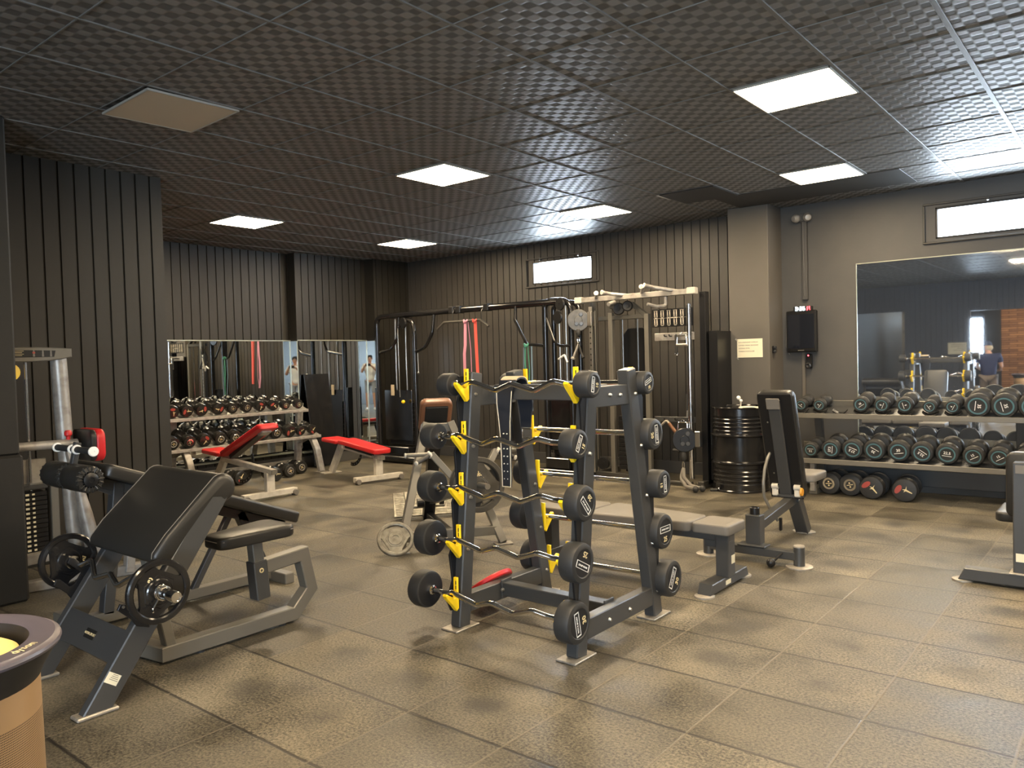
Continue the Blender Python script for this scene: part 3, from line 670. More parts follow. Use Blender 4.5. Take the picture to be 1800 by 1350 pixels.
# ---------------------------------------------------------------- preacher curl bench (front left)
PX = -3.735
pb = thing('preacher_curl_bench', 'dark preacher curl bench with large black arm pad and small seat, front left', 'weight bench', (PX, 1.9, 0))
for x in (-4.045, -3.425):
    m_ = MB(); m_.prism([(1.314, .012), (1.436, .012), (2.03, .855), (1.905, .855)], (x - .026, 0, 0), (0, 1, 0), (0, 0, 1), (1, 0, 0), .052, .005); o = mk('column', m_, M['steel_dark'], pb)
    m_ = MB(); m_.box((x, 1.375, .008), (.075, .17, .016), .005); mk('foot_plate', m_, M['foot'], o)
    for zz in (.385, .478):
        yy = 1.312 + .702 * zz; hk = MB()
        hk.prism([(-.02, -.075), (.035, -.055), (.055, -.02), (.112, .034), (.100, .058), (.080, .052), (.040, .008), (.016, .020), (-.02, .075)], (x - .032 if x < PX else x + .018, yy, zz), (0, -1, 0), (0, 0, 1), (1, 0, 0), .014, .002)
        h = mk('bar_hook', hk, M['black_metal'], pb)
        b_ = MB()
        for a, c in ((.088, .044), (.01, -.03)): b_.lathe([(0, .006), (.006, .004), (.007, 0)], ((x - .032 if x < PX else x + .032), yy - a, zz + c), (-1 if x < PX else 1, 0, 0), 8)
        mk('rivet', b_, M['brushed'], h)
m_ = MB(); ey = V((0, .575, .818)); m_.box((PX, 1.492, .245), (.60, .145, .014), .003, 0, (1, 0, 0), ey, (0, -.818, .575)); o = mk('cross_plate', m_, M['steel_dark'], pb)
m_ = MB(); m_.box((PX + .02, 1.492 - .0065, .245 + .0046), (.10, .042, .004), .001, 0, (1, 0, 0), ey, (0, -.818, .575))
b_ = mk('badge', m_, M['dark'], o); m_ = textmesh('NOVA SPORT', .017, (PX + .02, 1.492 - .0086, .245 + .0060), (1, 0, 0), ey, th=.0005); mk('badge_print', m_, M['gold_print'], o)
m_ = MB(); q = V((0, .575, .818)); m_.box((-3.3985, 1.44, .135), (.001, .06, .045), 0, 0, (1, 0, 0), q.cross(V((1, 0, 0))), q); s_ = mk('rating_sticker', m_, M['paper'], pb)
t_ = MB()
for k in range(4): t_.box((-3.3978, 1.442 + .004 * k, .128 + .006 * k), (.0006, .040 - .005 * k, .0025), 0, 0, (1, 0, 0), q.cross(V((1, 0, 0))), q)
mk('sticker_print', t_, M['ink'], s_)
# pad: side profile extruded across
arcp = [(1.985 + .068 * math.cos(math.radians(a)), .868 + .068 * math.sin(math.radians(a))) for a in range(125, -76, -20)]
prof = [(1.652, .575), (1.634, .592), (1.638, .622), (1.70, .695)] + arcp + [(1.985, .790), (1.962, .812), (1.935, .815), (1.72, .575), (1.69, .562)]
m_ = MB(); m_.prism(prof, (PX - .338, 0, 0), (0, 1, 0), (0, 0, 1), (1, 0, 0), .676, rim=[(.024, 0), (.010, .006), (.002, .016), (0, .03), (0, .646), (.002, .660), (.010, .670), (.024, .676)])
pad = mk('arm_pad', m_, M['leather'], pb, ang=50)
m_ = MB()
for x in (PX - .315, PX + .315):
    pts = [(x, y - .0005, z + .001) for y, z in [(1.636, .60), (1.639, .624), (1.70, .696)] + arcp[:9]]
    m_.tube(pts, .0022, 6)
mk('piping', m_, M['leather_grey'], pad)
m_ = MB(); m_.bar((PX - .30, 1.88, .755), (PX + .30, 1.88, .755), .05, .05, b=.004); m_.bar((PX - .30, 1.76, .56), (PX + .30, 1.76, .56), .05, .05, b=.004); mk('pad_support', m_, M['steel_dark'], pb)
m_ = MB(); m_.sweep([(-3.99, 1.80, .050), (PX - .005, 1.838, .050), (PX - .005, 2.58, .050)], .074, .076, (0, 0, 1), .005)
m_.bar((PX - .005, 1.86, .07), (PX - .005, 1.765, .56), .05, .06, (1, 0, 0))
mk('base_beam', m_, M['steel_grey'], pb)
for y in (2.02, 2.5):
    m_ = MB(); m_.cyl((PX, y, 0), (PX, y, .014), .022); mk('foot', m_, M['rubber'], pb)
m_ = MB(); m_.sweep([(PX - .005, 2.50, .050), (PX - .005, 2.575, .050), (PX - .005, 2.690, .165), (PX - .005, 2.645, .372), (PX - .005, 2.395, .352)], .074, .072, (1, 0, 0), .005); mk('seat_arm', m_, M['steel_grey'], pb)
m_ = MB(); m_.bar((PX, 2.372, .185), (PX, 2.355, .395), .082, .082, (1, 0, 0), .005); o = mk('seat_sleeve', m_, M['steel_dark'], pb)
m_ = MB(); m_.lathe([(.013, 0), (.013, .004), (.008, .005), (.008, .0), (.013, 0)], (PX + .041, 2.358, .345), (1, 0, 0), 16); mk('ring', m_, M['gold_print'], o)
m_ = MB(); m_.bar((PX, 2.358, .36), (PX, 2.345, .515), .062, .062, (1, 0, 0), .004); mk('seat_post', m_, M['steel_grey'], pb)
m_ = MB(); m_.pad((PX, 2.31, .512), (0, 1, 0), (-1, 0, 0), (0, 0, 1), .43, .30, .062, .07, .016)
for i, v in enumerate(m_.v):
    f_ = (v.y - 2.095) / .43; w_ = .62 + .42 * max(0, min(1, f_)); m_.v[i] = V((PX + (v.x - PX) * w_, v.y, v.z + .012 * (f_ - .5)))
o = mk('seat', m_, M['leather'], pb, ang=50)
m_ = MB(); pts = []
for (y, x) in ((2.12, -.085), (2.30, -.115), (2.50, -.145), (2.527, -.10), (2.527, .10), (2.50, .145), (2.30, .115), (2.12, .085), (2.094, .05), (2.094, -.05)): pts.append((PX + x, y, .553 + .012 * ((y - 2.31) / .43)))
m_.tube(pts, .003, 6, closed=True); mk('piping', m_, M['leather_grey'], o)
# curl bar resting on the hooks, two plates and spring collars
t = thing('curl_barbell', 'chrome zigzag curl bar loaded with two black plates on the preacher bench', 'barbell', (PX, 1.59, .493))
m_ = MB(); L = [(-.455, 0), (-.31, 0), (-.235, .034), (-.115, -.030), (0, .004), (.115, -.030), (.235, .034), (.31, 0), (.455, 0)]
m_.tube([(PX + x, 1.59 + d * .6, .493 + d) for x, d in L], .0135, 12, rad=.04, seg=5); mk('bar', m_, M['chrome'], t)
for s in (-1, 1):
    m_ = MB(); m_.lathe([(0, .40), (.033, .40), (.033, .425), (.0245, .425), (.0245, .612), (.022, .616), (.018, .616), (.018, .612), (0, .612)], (PX, 1.59, .493), (s, 0, 0), 20); mk('sleeve', m_, M['chrome'], t)
for s, x in ((-1, -4.197), (1, -3.273)):
    place_plate(('black rubber grip plate on the left end of the preacher curl bar', 'black rubber grip plate marked five on the right end of the preacher curl bar')[s > 0], M['black_gloss'], .138, .030, (x, 1.59, .493), (s, 0, 0), 'plates on the preacher curl bar', spin=.5 * s, txt='5KG')
    c = thing('spring_collar', ('chrome spring collar clamped outside the left curl bar plate', 'chrome spring collar clamped outside the right curl bar plate')[s > 0], 'collar', (x + s * .04, 1.59, .493), 'spring collars on the preacher curl bar')
    m_ = MB(); pts = [(x + s * (.022 + .0022 * k / 2), 1.59 + .031 * math.cos(k * .6), .493 + .031 * math.sin(k * .6)) for k in range(0, 26)]; m_.tube(pts, .0035, 6); mk('coil', m_, M['chrome'], c)
    for a in (.4, 2.2 if s > 0 else 2.0):
        d = V((0, math.cos(-a), math.sin(-a)))
        m_ = MB(); m_.tube([V((x + s * .03, 1.59, .493)) + d * .03, V((x + s * .032, 1.59, .493)) + d * .075, V((x + s * .05, 1.59, .493)) + d * .085], .004, 6, rad=.01); mk('grip', m_, M['chrome'], c)

# ---------------------------------------------------------------- decline sit-up bench behind it
DX = -4.60
db = thing('decline_bench', 'long black sloping sit-up bench with foot rollers behind the preacher bench', 'weight bench', (DX, 2.4, 0))
sl = V((0, 1.262, -.488)).normalized(); nn = V((0, -sl.z, sl.y)); mid = V((DX, 2.50, .700)) - nn * .075
m_ = MB(); m_.pad(mid, sl, (-1, 0, 0), nn, 1.33, .46, .072, .05, .016); pd_ = mk('back_pad', m_, M['leather'], db, ang=50)
m_ = MB(); m_.bar(mid - sl * .62 - nn * .03, mid + sl * .60 - nn * .03, .06, .06, b=.004); mk('top_beam', m_, M['steel_dark'], db)
m_ = MB(); m_.bar((DX, 1.78, .045), (DX, 3.05, .045), .07, .06, b=.004); mk('base_beam', m_, M['steel_grey'], db)
for y, w in ((1.78, .52), (3.02, .40)):
    m_ = MB(); m_.bar((DX - w / 2, y, .035), (DX + w / 2, y, .035), .07, .07, b=.005); mk('foot_bar', m_, M['steel_grey'], db)
m_ = MB(); m_.bar((DX, 1.93, .06), (DX, 2.02, .80), .06, .07, (1, 0, 0)); mk('post', m_, M['steel_dark'], db)
m_ = MB(); m_.bar((DX, 2.98, .05), (DX, 2.78, .50), .06, .06, (1, 0, 0)); m_.box((DX, 3.03, .385), (.14, .12, .02), .004); m_.bar((DX, 2.45, .06), (DX, 2.72, .5), .04, .04, (1, 0, 0)); mk('rear_strut', m_, M['steel_dark'], db)
RC = (1.775, .865)
for x0 in (-4.85, -4.585):
    m_ = MB(); m_.lathe([(.045, 0), (.066, .004), (.073, .016), (.074, .11), (.073, .219), (.066, .231), (.045, .235)], (x0, *RC), (1, 0, 0), 28); o = mk('foot_roller', m_, M['leather'], db)
    m_ = MB()
    for s, xx in ((-1, x0 + .002), (1, x0 + .233)):
        for k in range(18):
            a = 2 * PI * k / 18; d = V((0, math.cos(a), math.sin(a)))
            m_.tube([V((xx, *RC)) + d * .069 - V((s * .008, 0, 0)), V((xx, *RC)) + d * .062, V((xx, *RC)) + d * .036], [.0065, .006, .003], 6)
    mk('gathered_fabric', m_, M['leather'], o)
    m_ = MB(); m_.lathe([(.040, .232), (.038, .244), (.026, .250), (.014, .251), (.012, .246), (0, .246)], (x0, *RC), (1, 0, 0), 20); mk('end_cap', m_, M['black_metal'], o)
m_ = MB(); m_.cyl((-4.86, *RC), (-4.34, *RC), .016); mk('roller_axle', m_, M['chrome'], db)
m_ = MB(); m_.bar((DX, 1.775, .86), (DX, 1.815, 1.05), .03, .04, (1, 0, 0), .003); m_.bar((DX, 1.78, .86), (DX, 2.06, .72), .05, .05, b=.004); mk('roller_arm', m_, M['steel_dark'], db)
m_ = MB(); m_.cyl((-4.83, 1.80, 1.012), (-4.37, 1.80, 1.012), .018); hb = mk('hand_grip', m_, M['rubber'], db)
m_ = MB()
for x, s in ((-4.835, -1), (-4.63, 1), (-4.57, -1), (-4.365, 1)): m_.lathe([(.012, -.006), (.026, -.004), (.027, .006), (.022, .010), (.006, .010), (0, .004)], (x, 1.80, 1.012), (s, 0, 0), 18)
mk('grip_end_cap', m_, M['white'], hb)

# ---------------------------------------------------------------- silver selectorised machine at the far left
sm = thing('weight_stack_machine', 'silver weight stack machine with red pads and top placard by the left boards', 'gym machine', (-5.8, 2.1, 0))
m_ = MB(); TX = -5.82
m_.tube([(TX, 2.195, 1.585), (TX, 2.215, 1.0), (TX, 2.25, .35), (TX, 2.30, .02)], .052, 18, rad=.3); mk('post', m_, M['silver'], sm)
m_ = MB(); m_.tube([(TX, 1.70, 1.585), (TX, 1.70, .02)], .045, 16); mk('post', m_, M['silver'], sm)
m_ = MB(); m_.tube([(TX + .10, 2.235, .75), (TX + .10, 2.29, .45), (TX + .10, 2.37, .02)], [.02, .045, .06], 14); m_.tube([(TX + .10, 2.235, .75), (TX, 2.22, .98)], .03, 10); mk('flared_leg', m_, M['silver'], sm)
m_ = MB(); arc = []
for k in range(9):
    f_ = k / 8; arc.append((1.66 + .60 * f_, 1.615 - .10 * (f_ - .5) ** 2 * .4))
poly = arc + [(2.26, 1.545)] + [(1.66 + .60 * (1 - k / 8), 1.515 + .10 * ((k / 8) - .5) ** 2) for k in range(1, 8)] + [(1.66, 1.545)]
m_.prism(poly, (TX + .02, 0, 0), (0, 1, 0), (0, 0, 1), (1, 0, 0), .05, .006); o = mk('header', m_, M['steel_grey'], sm)
m_ = MB(); m_.prism([(1.72, 1.545), (2.145, 1.548), (2.155, 1.590), (1.72, 1.600)], (TX + .0705, 0, 0), (0, 1, 0), (0, 0, 1), (1, 0, 0), .003, .001); mk('placard', m_, M['dark'], o)
m_ = MB()
for k, z in enumerate((1.588, 1.578, 1.568, 1.558)): m_.box((TX + .0745, 1.90, z), (.001, .12 - .02 * (k % 2), .0025))
mk('placard_text', m_, M['gold_print'], o)
m_ = MB()
for y in (2.02, 2.075, 2.125):
    m_.box((TX + .0745, y, 1.575), (.001, .011, .022)); m_.box((TX + .0745, y, 1.557), (.001, .013, .014))
    m_.cyl((TX + .0742, y, 1.591), (TX + .0752, y, 1.591), .005, n=10)
mk('figure_print', m_, M['leather_grey'], o)
m_ = MB(); m_.box((TX + .0748, 2.02, 1.577), (.001, .016, .012)); mk('red_figure_print', m_, M['red_print'], o)
for y in (1.87, 1.99):
    m_ = MB(); m_.cyl((TX, y, .30), (TX, y, 1.53), .011); mk('guide_rod', m_, M['chrome'], sm)
m_ = MB(); m_.box((TX - .03, 1.93, .76), (.012, .34, .20), .004); mk('shroud', m_, M['silver'], sm)
for k in range(13):
    m_ = MB(); m_.box((TX, 1.93, .26 + .031 * k), (.13, .27, .029), .003); o = mk('weight_slab', m_, M['black_metal'], sm)
    m_ = MB(); m_.box((TX + .0655, 1.945, .26 + .031 * k), (.001, .022, .014)); m_.box((TX + .0655, 1.982, .26 + .031 * k), (.001, .016, .012)); mk('slab_label', m_, M['paper'], o)
m_ = MB(); m_.box((TX, 1.93, .680), (.14, .28, .03), .004); mk('stack_cap', m_, M['steel_dark'], sm)
m_ = MB(); m_.box((TX, 2.12, .46), (.10, .05, .46), .004); mk('side_plate', m_, M['steel_grey'], sm)
m_ = MB(); m_.tube([(TX + .1, 1.66, .962), (TX + .1, 2.255, .952)], .030, 14); mk('lever_arm', m_, M['silver'], sm)
m_ = MB(); m_.cyl((TX + .1, 2.20, .975), (TX + .1, 2.20, 1.005), .012); m_.lathe([(0, 1.045), (.018, 1.043), (.024, 1.03), (.024, 1.012), (.016, 1.002), (0, 1.0)], (TX + .1, 2.20, 0), (0, 0, 1), 16); mk('knob', m_, M['red'], sm)
m_ = MB(); m_.pad((TX + .1, 2.285, .935), (0, 0, 1), (1, 0, 0), (0, 1, 0), .215, .32, .04, .05, .012); o = mk('pad_back', m_, M['leather'], sm)
m_ = MB(); m_.pad((TX + .1, 2.318, .935), (0, 0, 1), (1, 0, 0), (0, 1, 0), .222, .33, .062, .06, .018); mk('roller_pad', m_, M['red'], sm, ang=50)
m_ = MB(); m_.pad((TX + .25, 2.56, .50), (0, 1, 0), (1, 0, 0), (0, 0, 1), .22, .26, .05, .04, .014); mk('seat', m_, M['red'], sm, ang=50)
m_ = MB(); m_.bar((TX + .25, 2.50, .02), (TX + .25, 2.55, .49), .06, .06, (1, 0, 0)); mk('seat_post', m_, M['silver'], sm)
m_ = MB(); m_.bar((TX + .05, 1.62, .035), (TX + .25, 2.62, .035), .08, .07, b=.006); m_.bar((TX + .12, 1.62, .205), (TX + .12, 2.22, .225), .06, .07, b=.006); m_.box((TX + .1, 1.75, .12), (.10, .10, .17), .006); mk('base_frame', m_, M['silver'], sm)
m_ = MB(); m_.lathe([(.008, -.012), (.050, -.012), (.053, -.006), (.046, 0), (.053, .006), (.050, .012), (.008, .012)], (TX + .03, 1.90, 1.45), (1, .3, 0), 20); mk('pulley', m_, M['yellow'], sm)

# ---------------------------------------------------------------- chest supported row machine
RO = V((-4.15, 4.32, 0)); RA = V((-.81, .58, 0)).normalized(); RW = V((-RA.y, RA.x, 0)) * -1
def P(s, w, z): return RO + RA * s + RW * w + V((0, 0, z))
rm = thing('row_machine', 'chest supported row machine with brown pad, ribbed footplate and black discs', 'gym machine', tuple(RO + RA * .6))
for w in (-1, 1):
    m_ = MB(); m_.bar(P(0, w * .405, .01), P(.50, w * .105, .935), .06, .075, RA, .004); mk('leg', m_, M['steel_grey'], rm)
    m_ = MB(); m_.box(P(0, w * .405, .006), (.14, .09, .012), .003, 0, RW, RA); mk('foot_plate', m_, M['foot'], rm)
m_ = MB(); m_.bar(P(.055, -.37, .105), P(.055, .37, .105), .06, .07); mk('cross_beam', m_, M['steel_grey'], rm)
m_ = MB(); m_.box(P(.50, 0, .90), (.20, .05, .07), .004, 0, RW, RA); o = mk('head_beam', m_, M['steel_grey'], rm)
m_ = MB(); m_.bar(P(1.18, 0, .02), P(.60, 0, .92), .09, .10, RW, .005); mk('spine', m_, M['black_metal'], rm)
pu = (RA * -.56 + V((0, 0, .83))).normalized(); pn = (RA * .83 + V((0, 0, .56))).normalized()
m_ = MB(); m_.pad(P(.60, 0, .965) , pu, RW, pn, .34, .27, .075, .05, .018); mk('chest_pad', m_, M['brown'], rm, ang=50)
m_ = MB(); m_.box(P(.60, 0, .965) - pn * .006, (.19, .26, .02), .004, 0, RW, pu, pn); mk('pad_bracket', m_, M['dark'], rm)
# footplate: ribbed inclined sheet with a raised inner step
fu = (RA * .80 + V((0, 0, .60))).normalized(); fn_ = fu.cross(RW) * -1
if fn_.z < 0: fn_ = -fn_
m_ = MB(); m_.prism([(-.31, 0), (.31, 0), (.29, .30), (-.29, .30)], P(1.20, 0, .03), RW, fu, fn_, .018, .004); fp = mk('footplate', m_, M['plate_metal'], rm)
m_ = MB()
for k in range(15):
    for w0, w1 in ((-.285, -.19), (.19, .285)): m_.box(P(1.20, (w0 + w1) / 2, .03) + fu * (.02 + .019 * k) + fn_ * .020, (w1 - w0, .008, .006), .001, 0, RW, fu, fn_)
for k in range(4):
    for w in (-.12, .12): m_.box(P(1.20, w, .03) + fu * (.022 + .014 * k) + fn_ * .020, (.13, .007, .006), .001, 0, RW, fu, fn_)
mk('rib_pattern', m_, M['plate_metal'], fp)
m_ = MB(); m_.prism([(-.17, 0), (.17, 0), (.19, .05), (.19, .20), (-.19, .20), (-.19, .05)], P(1.20, 0, .03) + fu * .09 + fn_ * .018, RW, fu, fn_, .02, .005)
for k in range(9): m_.box(P(1.20, 0, .03) + fu * (.115 + .018 * k) + fn_ * .040, (.32, .007, .006), .001, 0, RW, fu, fn_)
mk('raised_step', m_, M['plate_metal'], fp)
m_ = MB(); m_.bar(P(1.30, -.25, .03), P(1.42, -.25, .17), .04, .04); m_.bar(P(1.30, .25, .03), P(1.42, .25, .17), .04, .04); m_.bar(P(.06, 0, .10), P(1.45, 0, .035), .06, .06); mk('base_beam', m_, M['black_metal'], rm)
# lever with two grips
m_ = MB(); m_.bar(P(1.05, .02, .20), P(-.02, .15, .47), .06, .07); mk('lever', m_, M['steel_grey'], rm)
for w in (-1, 1):
    g = P(.20, .15 + w * .26, .715); m_ = MB(); m_.bar(P(.02, .15 + w * .06, .46), g, .05, .05, RA, .004); o = mk('lever_arm', m_, M['steel_grey'], rm)
    for e, z2, s2 in ((.21, .0, .0), (.14, -.055, -.10)):
        a_ = g; b_ = g + RW * w * e + V((0, 0, z2)) + RA * s2; m_ = MB(); m_.cyl(a_, b_, .017, n=14); gp = mk('hand_grip', m_, M['steel_grey'] if z2 == 0 else M['rubber'], rm)
        d = (b_ - a_).normalized(); m_ = MB(); m_.lathe([(.018, -.008), (.021, 0), (.014, .006), (0, .007)], b_, d, 14); m_.lathe([(.026, -.004), (.026, .010), (.018, .016)], a_ + d * .02, d, 14); mk('grip_end_cap', m_, M['white_paint'], gp)
m_ = MB(); pg0 = P(.0, .18, .49); m_.cyl(pg0, P(-.30, .22, .51), .022); mk('plate_peg', m_, M['brushed'], rm)
m_ = MB(); m_.lathe([(.0, -.03), (.04, -.03), (.04, .03), (0, .03)], P(1.02, -.09, .19), RW, 16); mk('pivot', m_, M['black_metal'], rm); m_ = MB(); m_.lathe([(0, -.02), (.03, -.02), (.03, .02), (0, .02)], P(1.02, .10, .19), RW, 16); mk('pivot', m_, M['black_metal'], rm)
pa = (RA * -.3 + RW * .04 + V((0, 0, .02))).normalized()
place_plate('large dark iron disc nearest the peg tip of the row machine', M['plate_dark'], .212, .042, tuple(pg0 + pa * .105), tuple(pa), 'discs on the row machine', spin=.9, txt='20KG', slots=3)
place_plate('large dark iron disc behind another on the row machine peg', M['plate_dark'], .212, .042, tuple(pg0 + pa * .050), tuple(pa), 'discs on the row machine', spin=.3)
nx = V((.58, -.52, .63)).normalized(); up_ = (V((0, 0, 1)) - nx * nx.z).normalized()
place_plate('pale worn iron plate leaning on the foot of the row machine', M['plate_metal'], .138, .032, tuple(V((-4.30, 3.87, .014)) + up_ * .140), tuple(nx), spin=0.0)
# ---------------------------------------------------------------- flat bench right of the barbell rack
fb = thing('flat_bench', 'flat weight bench with three grey pads and a wide foot, beside the barbell rack', 'weight bench', (-2.6, 4.53, 0))
def footbar(x, y0, y1, par, z=.074):
    m_ = MB(); m_.prism([(y0, .012), (y1, .012), (y1 - .03, z), (y0 + .03, z)], (x - .045, 0, 0), (0, 1, 0), (0, 0, 1), (1, 0, 0), .09, .005); o = mk('foot_bar', m_, M['steel_dark'], par)
    for y in (y0 + .01, y1 - .01):
        m_ = MB(); m_.lathe([(0, 0), (.06, 0), (.06, .010), (.05, .014), (0, .014)], (x, y, 0), (0, 0, 1), 18); mk('foot_pad', m_, M['foot'], o)
    return o
o = footbar(-2.035, 4.25, 4.82, fb); m_ = MB(); m_.box((-1.9895, 4.50, .042), (.001, .075, .028)); mk('badge', m_, M['paper'], o); footbar(-3.36, 4.30, 4.76, fb)
m_ = MB(); m_.bar((-2.02, 4.53, .07), (-2.02, 4.53, .335), .10, .085, (1, 0, 0), .005); o = mk('post', m_, M['steel_dark'], fb)
m_ = MB(); m_.box((-1.9770, 4.548, .175), (.001, .05, .052)); s_ = mk('rating_sticker', m_, M['paper'], o)
m_ = MB(); m_.bar((-3.36, 4.53, .07), (-3.36, 4.53, .30), .10, .085, (1, 0, 0), .005); mk('post', m_, M['steel_dark'], fb)
m_ = MB(); m_.bar((-1.975, 4.53, .318), (-3.40, 4.53, .318), .085, .06, b=.005); m_.box((-2.10, 4.53, .27), (.09, .07, .05), .004); mk('top_beam', m_, M['steel_dark'], fb)
m_ = MB(); m_.pad((-2.060, 4.53, .345), (-1, 0, 0), (0, 1, 0), (0, 0, 1), .245, .27, .062, .03, .012); mk('seat_pad', m_, M['leather_grey'], fb, ang=50)
m_ = MB(); m_.pad((-2.56, 4.53, .345), (-1, 0, 0), (0, 1, 0), (0, 0, 1), .73, .30, .062, .04, .012)
for i, v in enumerate(m_.v):
    f_ = max(0, min(1, (-2.195 - v.x) / .73)); k = .90 + .58 * (f_ ** 1.2); m_.v[i] = V((v.x, 4.53 + (v.y - 4.53) * k, v.z))
mk('back_pad', m_, M['leather_grey'], fb, ang=50)
m_ = MB(); m_.pad((-3.155, 4.53, .345), (1, 0, 0), (0, 1, 0), (0, 0, 1), .42, .40, .062, .05, .012); mk('head_pad', m_, M['leather_grey'], fb, ang=50)

# ---------------------------------------------------------------- adjustable bench with upright back
ub = thing('adjustable_bench', 'adjustable bench with its back raised upright, seen from behind by the oil drum', 'weight bench', (-2.12, 5.7, 0))
m_ = MB(); m_.bar((-2.47, 5.21, .075), (-1.80, 5.21, .075), .06, .055, b=.004); m_.box((-2.12, 5.225, .11), (.20, .11, .012), .003); mk('base_bar', m_, M['steel_dark'], ub)
for x in (-2.45, -1.80):
    m_ = MB(); m_.cyl((x, 5.21, .01), (x, 5.21, .145), .037, n=22); o = mk('round_post', m_, M['steel_dark'], ub)
    m_ = MB(); m_.lathe([(0, .147), (.034, .147), (.038, .142), (.038, .136)], (x, 5.21, 0), (0, 0, 1), 22); mk('post_cap', m_, M['foot'], o)
    m_ = MB(); m_.lathe([(0, 0), (.088, 0), (.088, .008), (.08, .012), (0, .012)], (x, 5.21, 0), (0, 0, 1), 24); mk('foot_disc', m_, M['foot'], o)
m_ = MB(); m_.box((-2.12, 5.255, .215), (.105, .09, .205), .005); o = mk('main_post', m_, M['steel_dark'], ub)
m_ = MB(); m_.lathe([(.034, 0), (.034, .045), (.028, .05), (.024, .05), (.024, .02), (0, .02)], (-2.12, 5.255, .318), (0, 0, 1), 18); mk('socket', m_, M['black_metal'], o)
m_ = MB(); m_.bar((-2.12, 5.27, .225), (-2.12, 6.16, .325), .065, .065, b=.004); mk('spine_beam', m_, M['steel_dark'], ub)
m_ = MB(); m_.bar((-2.12, 6.04, .32), (-2.12, 6.25, .012), .085, .10, (1, 0, 0), .005); o = mk('rear_leg', m_, M['steel_dark'], ub)
m_ = MB(); m_.prism([(.09 * math.cos(a * .3927) * 1.0, .065 * math.sin(a * .3927)) for a in range(16)], (-2.12, 6.26, 0), (1, 0, 0), (0, 1, 0), (0, 0, 1), .012, .003); mk('foot_disc', m_, M['foot'], o)
bu = V((0, -.265, .84)).normalized(); bn = V((0, -bu.z, bu.y))      # bn points back at the viewer
bc = V((-2.14, 5.955, .315)) + bu * .435
m_ = MB(); m_.pad(bc - bn * .01, bu, (1, 0, 0), -bn, .87, .275, .07, .045, .014); mk('back_pad', m_, M['leather'], ub, ang=50)
m_ = MB(); m_.prism([(-.43, -.125), (.425, -.125), (.425, .125), (-.43, .125)], bc - bn * .012, bu, (1, 0, 0), bn, .014, .004); o = mk('back_board', m_, M['black_metal'], ub)
m_ = MB(); m_.prism([(-.42, -.045), (.38, -.045), (.38, .045), (-.42, .045)], bc, bu, (1, 0, 0), bn, .026, .005); mk('back_channel', m_, M['steel_dark'], o)
m_ = MB(); m_.box(bc + bu * .36 + bn * .034, (.085, .10, .012), .003, 0, bu, (1, 0, 0), bn); mk('label_plate', m_, M['leather_grey'], o)
m_ = MB()
for u_, x in ((.20, -.07), (-.22, -.075), (-.22, .0)): m_.lathe([(0, .006), (.005, .005), (.007, 0)], bc + bu * u_ + V((x, 0, 0)) + bn * .004, bn, 8)
mk('screw', m_, M['brushed'], o)
m_ = MB(); m_.bar((-2.24, 5.93, .345), (-2.01, 5.93, .345), .05, .02, b=.003); cb = mk('hinge_bar', m_, M['steel_dark'], ub)
for x in (-2.215, -2.045):
    m_ = MB(); m_.box((x, 5.905, .385), (.045, .03, .085), .008); m_.lathe([(.022, -.024), (.022, .024)], (x, 5.905, .415), (1, 0, 0), 14); mk('hinge_bracket', m_, M['white_paint'], cb)
m_ = MB(); m_.lathe([(0, .012), (.028, .012), (.032, 0), (0, -.004)], (-2.018, 5.905, .385), (1, 0, 0), 18); mk('amber_cap', m_, M['orange'], cb)
m_ = MB(); pts = []
for k in range(13):
    a = math.radians(80 + 95 * k / 12); pts.append((-2.235, 5.905 + .42 * math.cos(a) * .62, .305 + .36 * math.sin(a)))
pts = [(-2.225, 5.865, .70), (-2.235, 5.81, .64), (-2.24, 5.76, .56), (-2.24, 5.73, .46), (-2.24, 5.735, .36), (-2.20, 5.76, .26), (-2.16, 5.80, .17)]
m_.tube(pts, .012, 8, rad=.12); mk('adjusting_arc', m_, M['steel_grey'], ub)
m_ = MB(); m_.box((-2.15, 5.83, .14), (.02, .03, .10), .006); mk('arc_end', m_, M['black_metal'], ub)
m_ = MB(); m_.tube([(-1.90, 5.17, .09), (-1.93, 5.12, .05), (-1.95, 5.10, .03)], .007, 8); m_.sphere((-1.95, 5.095, .035), .03); mk('lock_lever', m_, M['black_metal'], ub)
m_ = MB(); m_.pad((-2.10, 6.16, .445), (0, 1, 0), (1, 0, 0), (0, .15, .99), .32, .30, .06, .04, .014); mk('seat_pad', m_, M['leather_grey'], ub, ang=50)
m_ = MB(); m_.bar((-2.10, 6.02, .34), (-2.10, 6.22, .43), .06, .05, (1, 0, 0)); mk('seat_bracket', m_, M['steel_dark'], ub)

# ---------------------------------------------------------------- upright seat at the right edge
sb = thing('shoulder_press_seat', 'upright grey-blue press seat cut by the right edge of the view', 'weight bench', (-.45, 5.6, 0))
m_ = MB(); m_.prism([(-.90, .014), (.02, .014), (-.01, .088), (-.865, .088)], (0, 5.415, 0), (1, 0, 0), (0, 0, 1), (0, 1, 0), .09, .005); o = mk('base_bar', m_, M['steel_dark'], sb)
for x in (-.88, 0.0):
    m_ = MB(); m_.lathe([(0, 0), (.06, 0), (.06, .010), (.05, .014), (0, .014)], (x, 5.46, 0), (0, 0, 1), 18); mk('foot_pad', m_, M['foot'], o)
m_ = MB(); m_.bar((-.545, 5.47, .088), (-.545, 5.47, .755), .13, .11, (0, 1, 0), .006); o = mk('upright_post', m_, M['steel_dark'], sb)
m_ = MB(); m_.box((-.545, 5.412, .715), (.10, .004, .05), .001); mk('label_plate', m_, M['leather_grey'], o)
m_ = MB(); m_.box((-.57, 5.4125, .19), (.05, .001, .05)); mk('rating_sticker', m_, M['paper'], o)
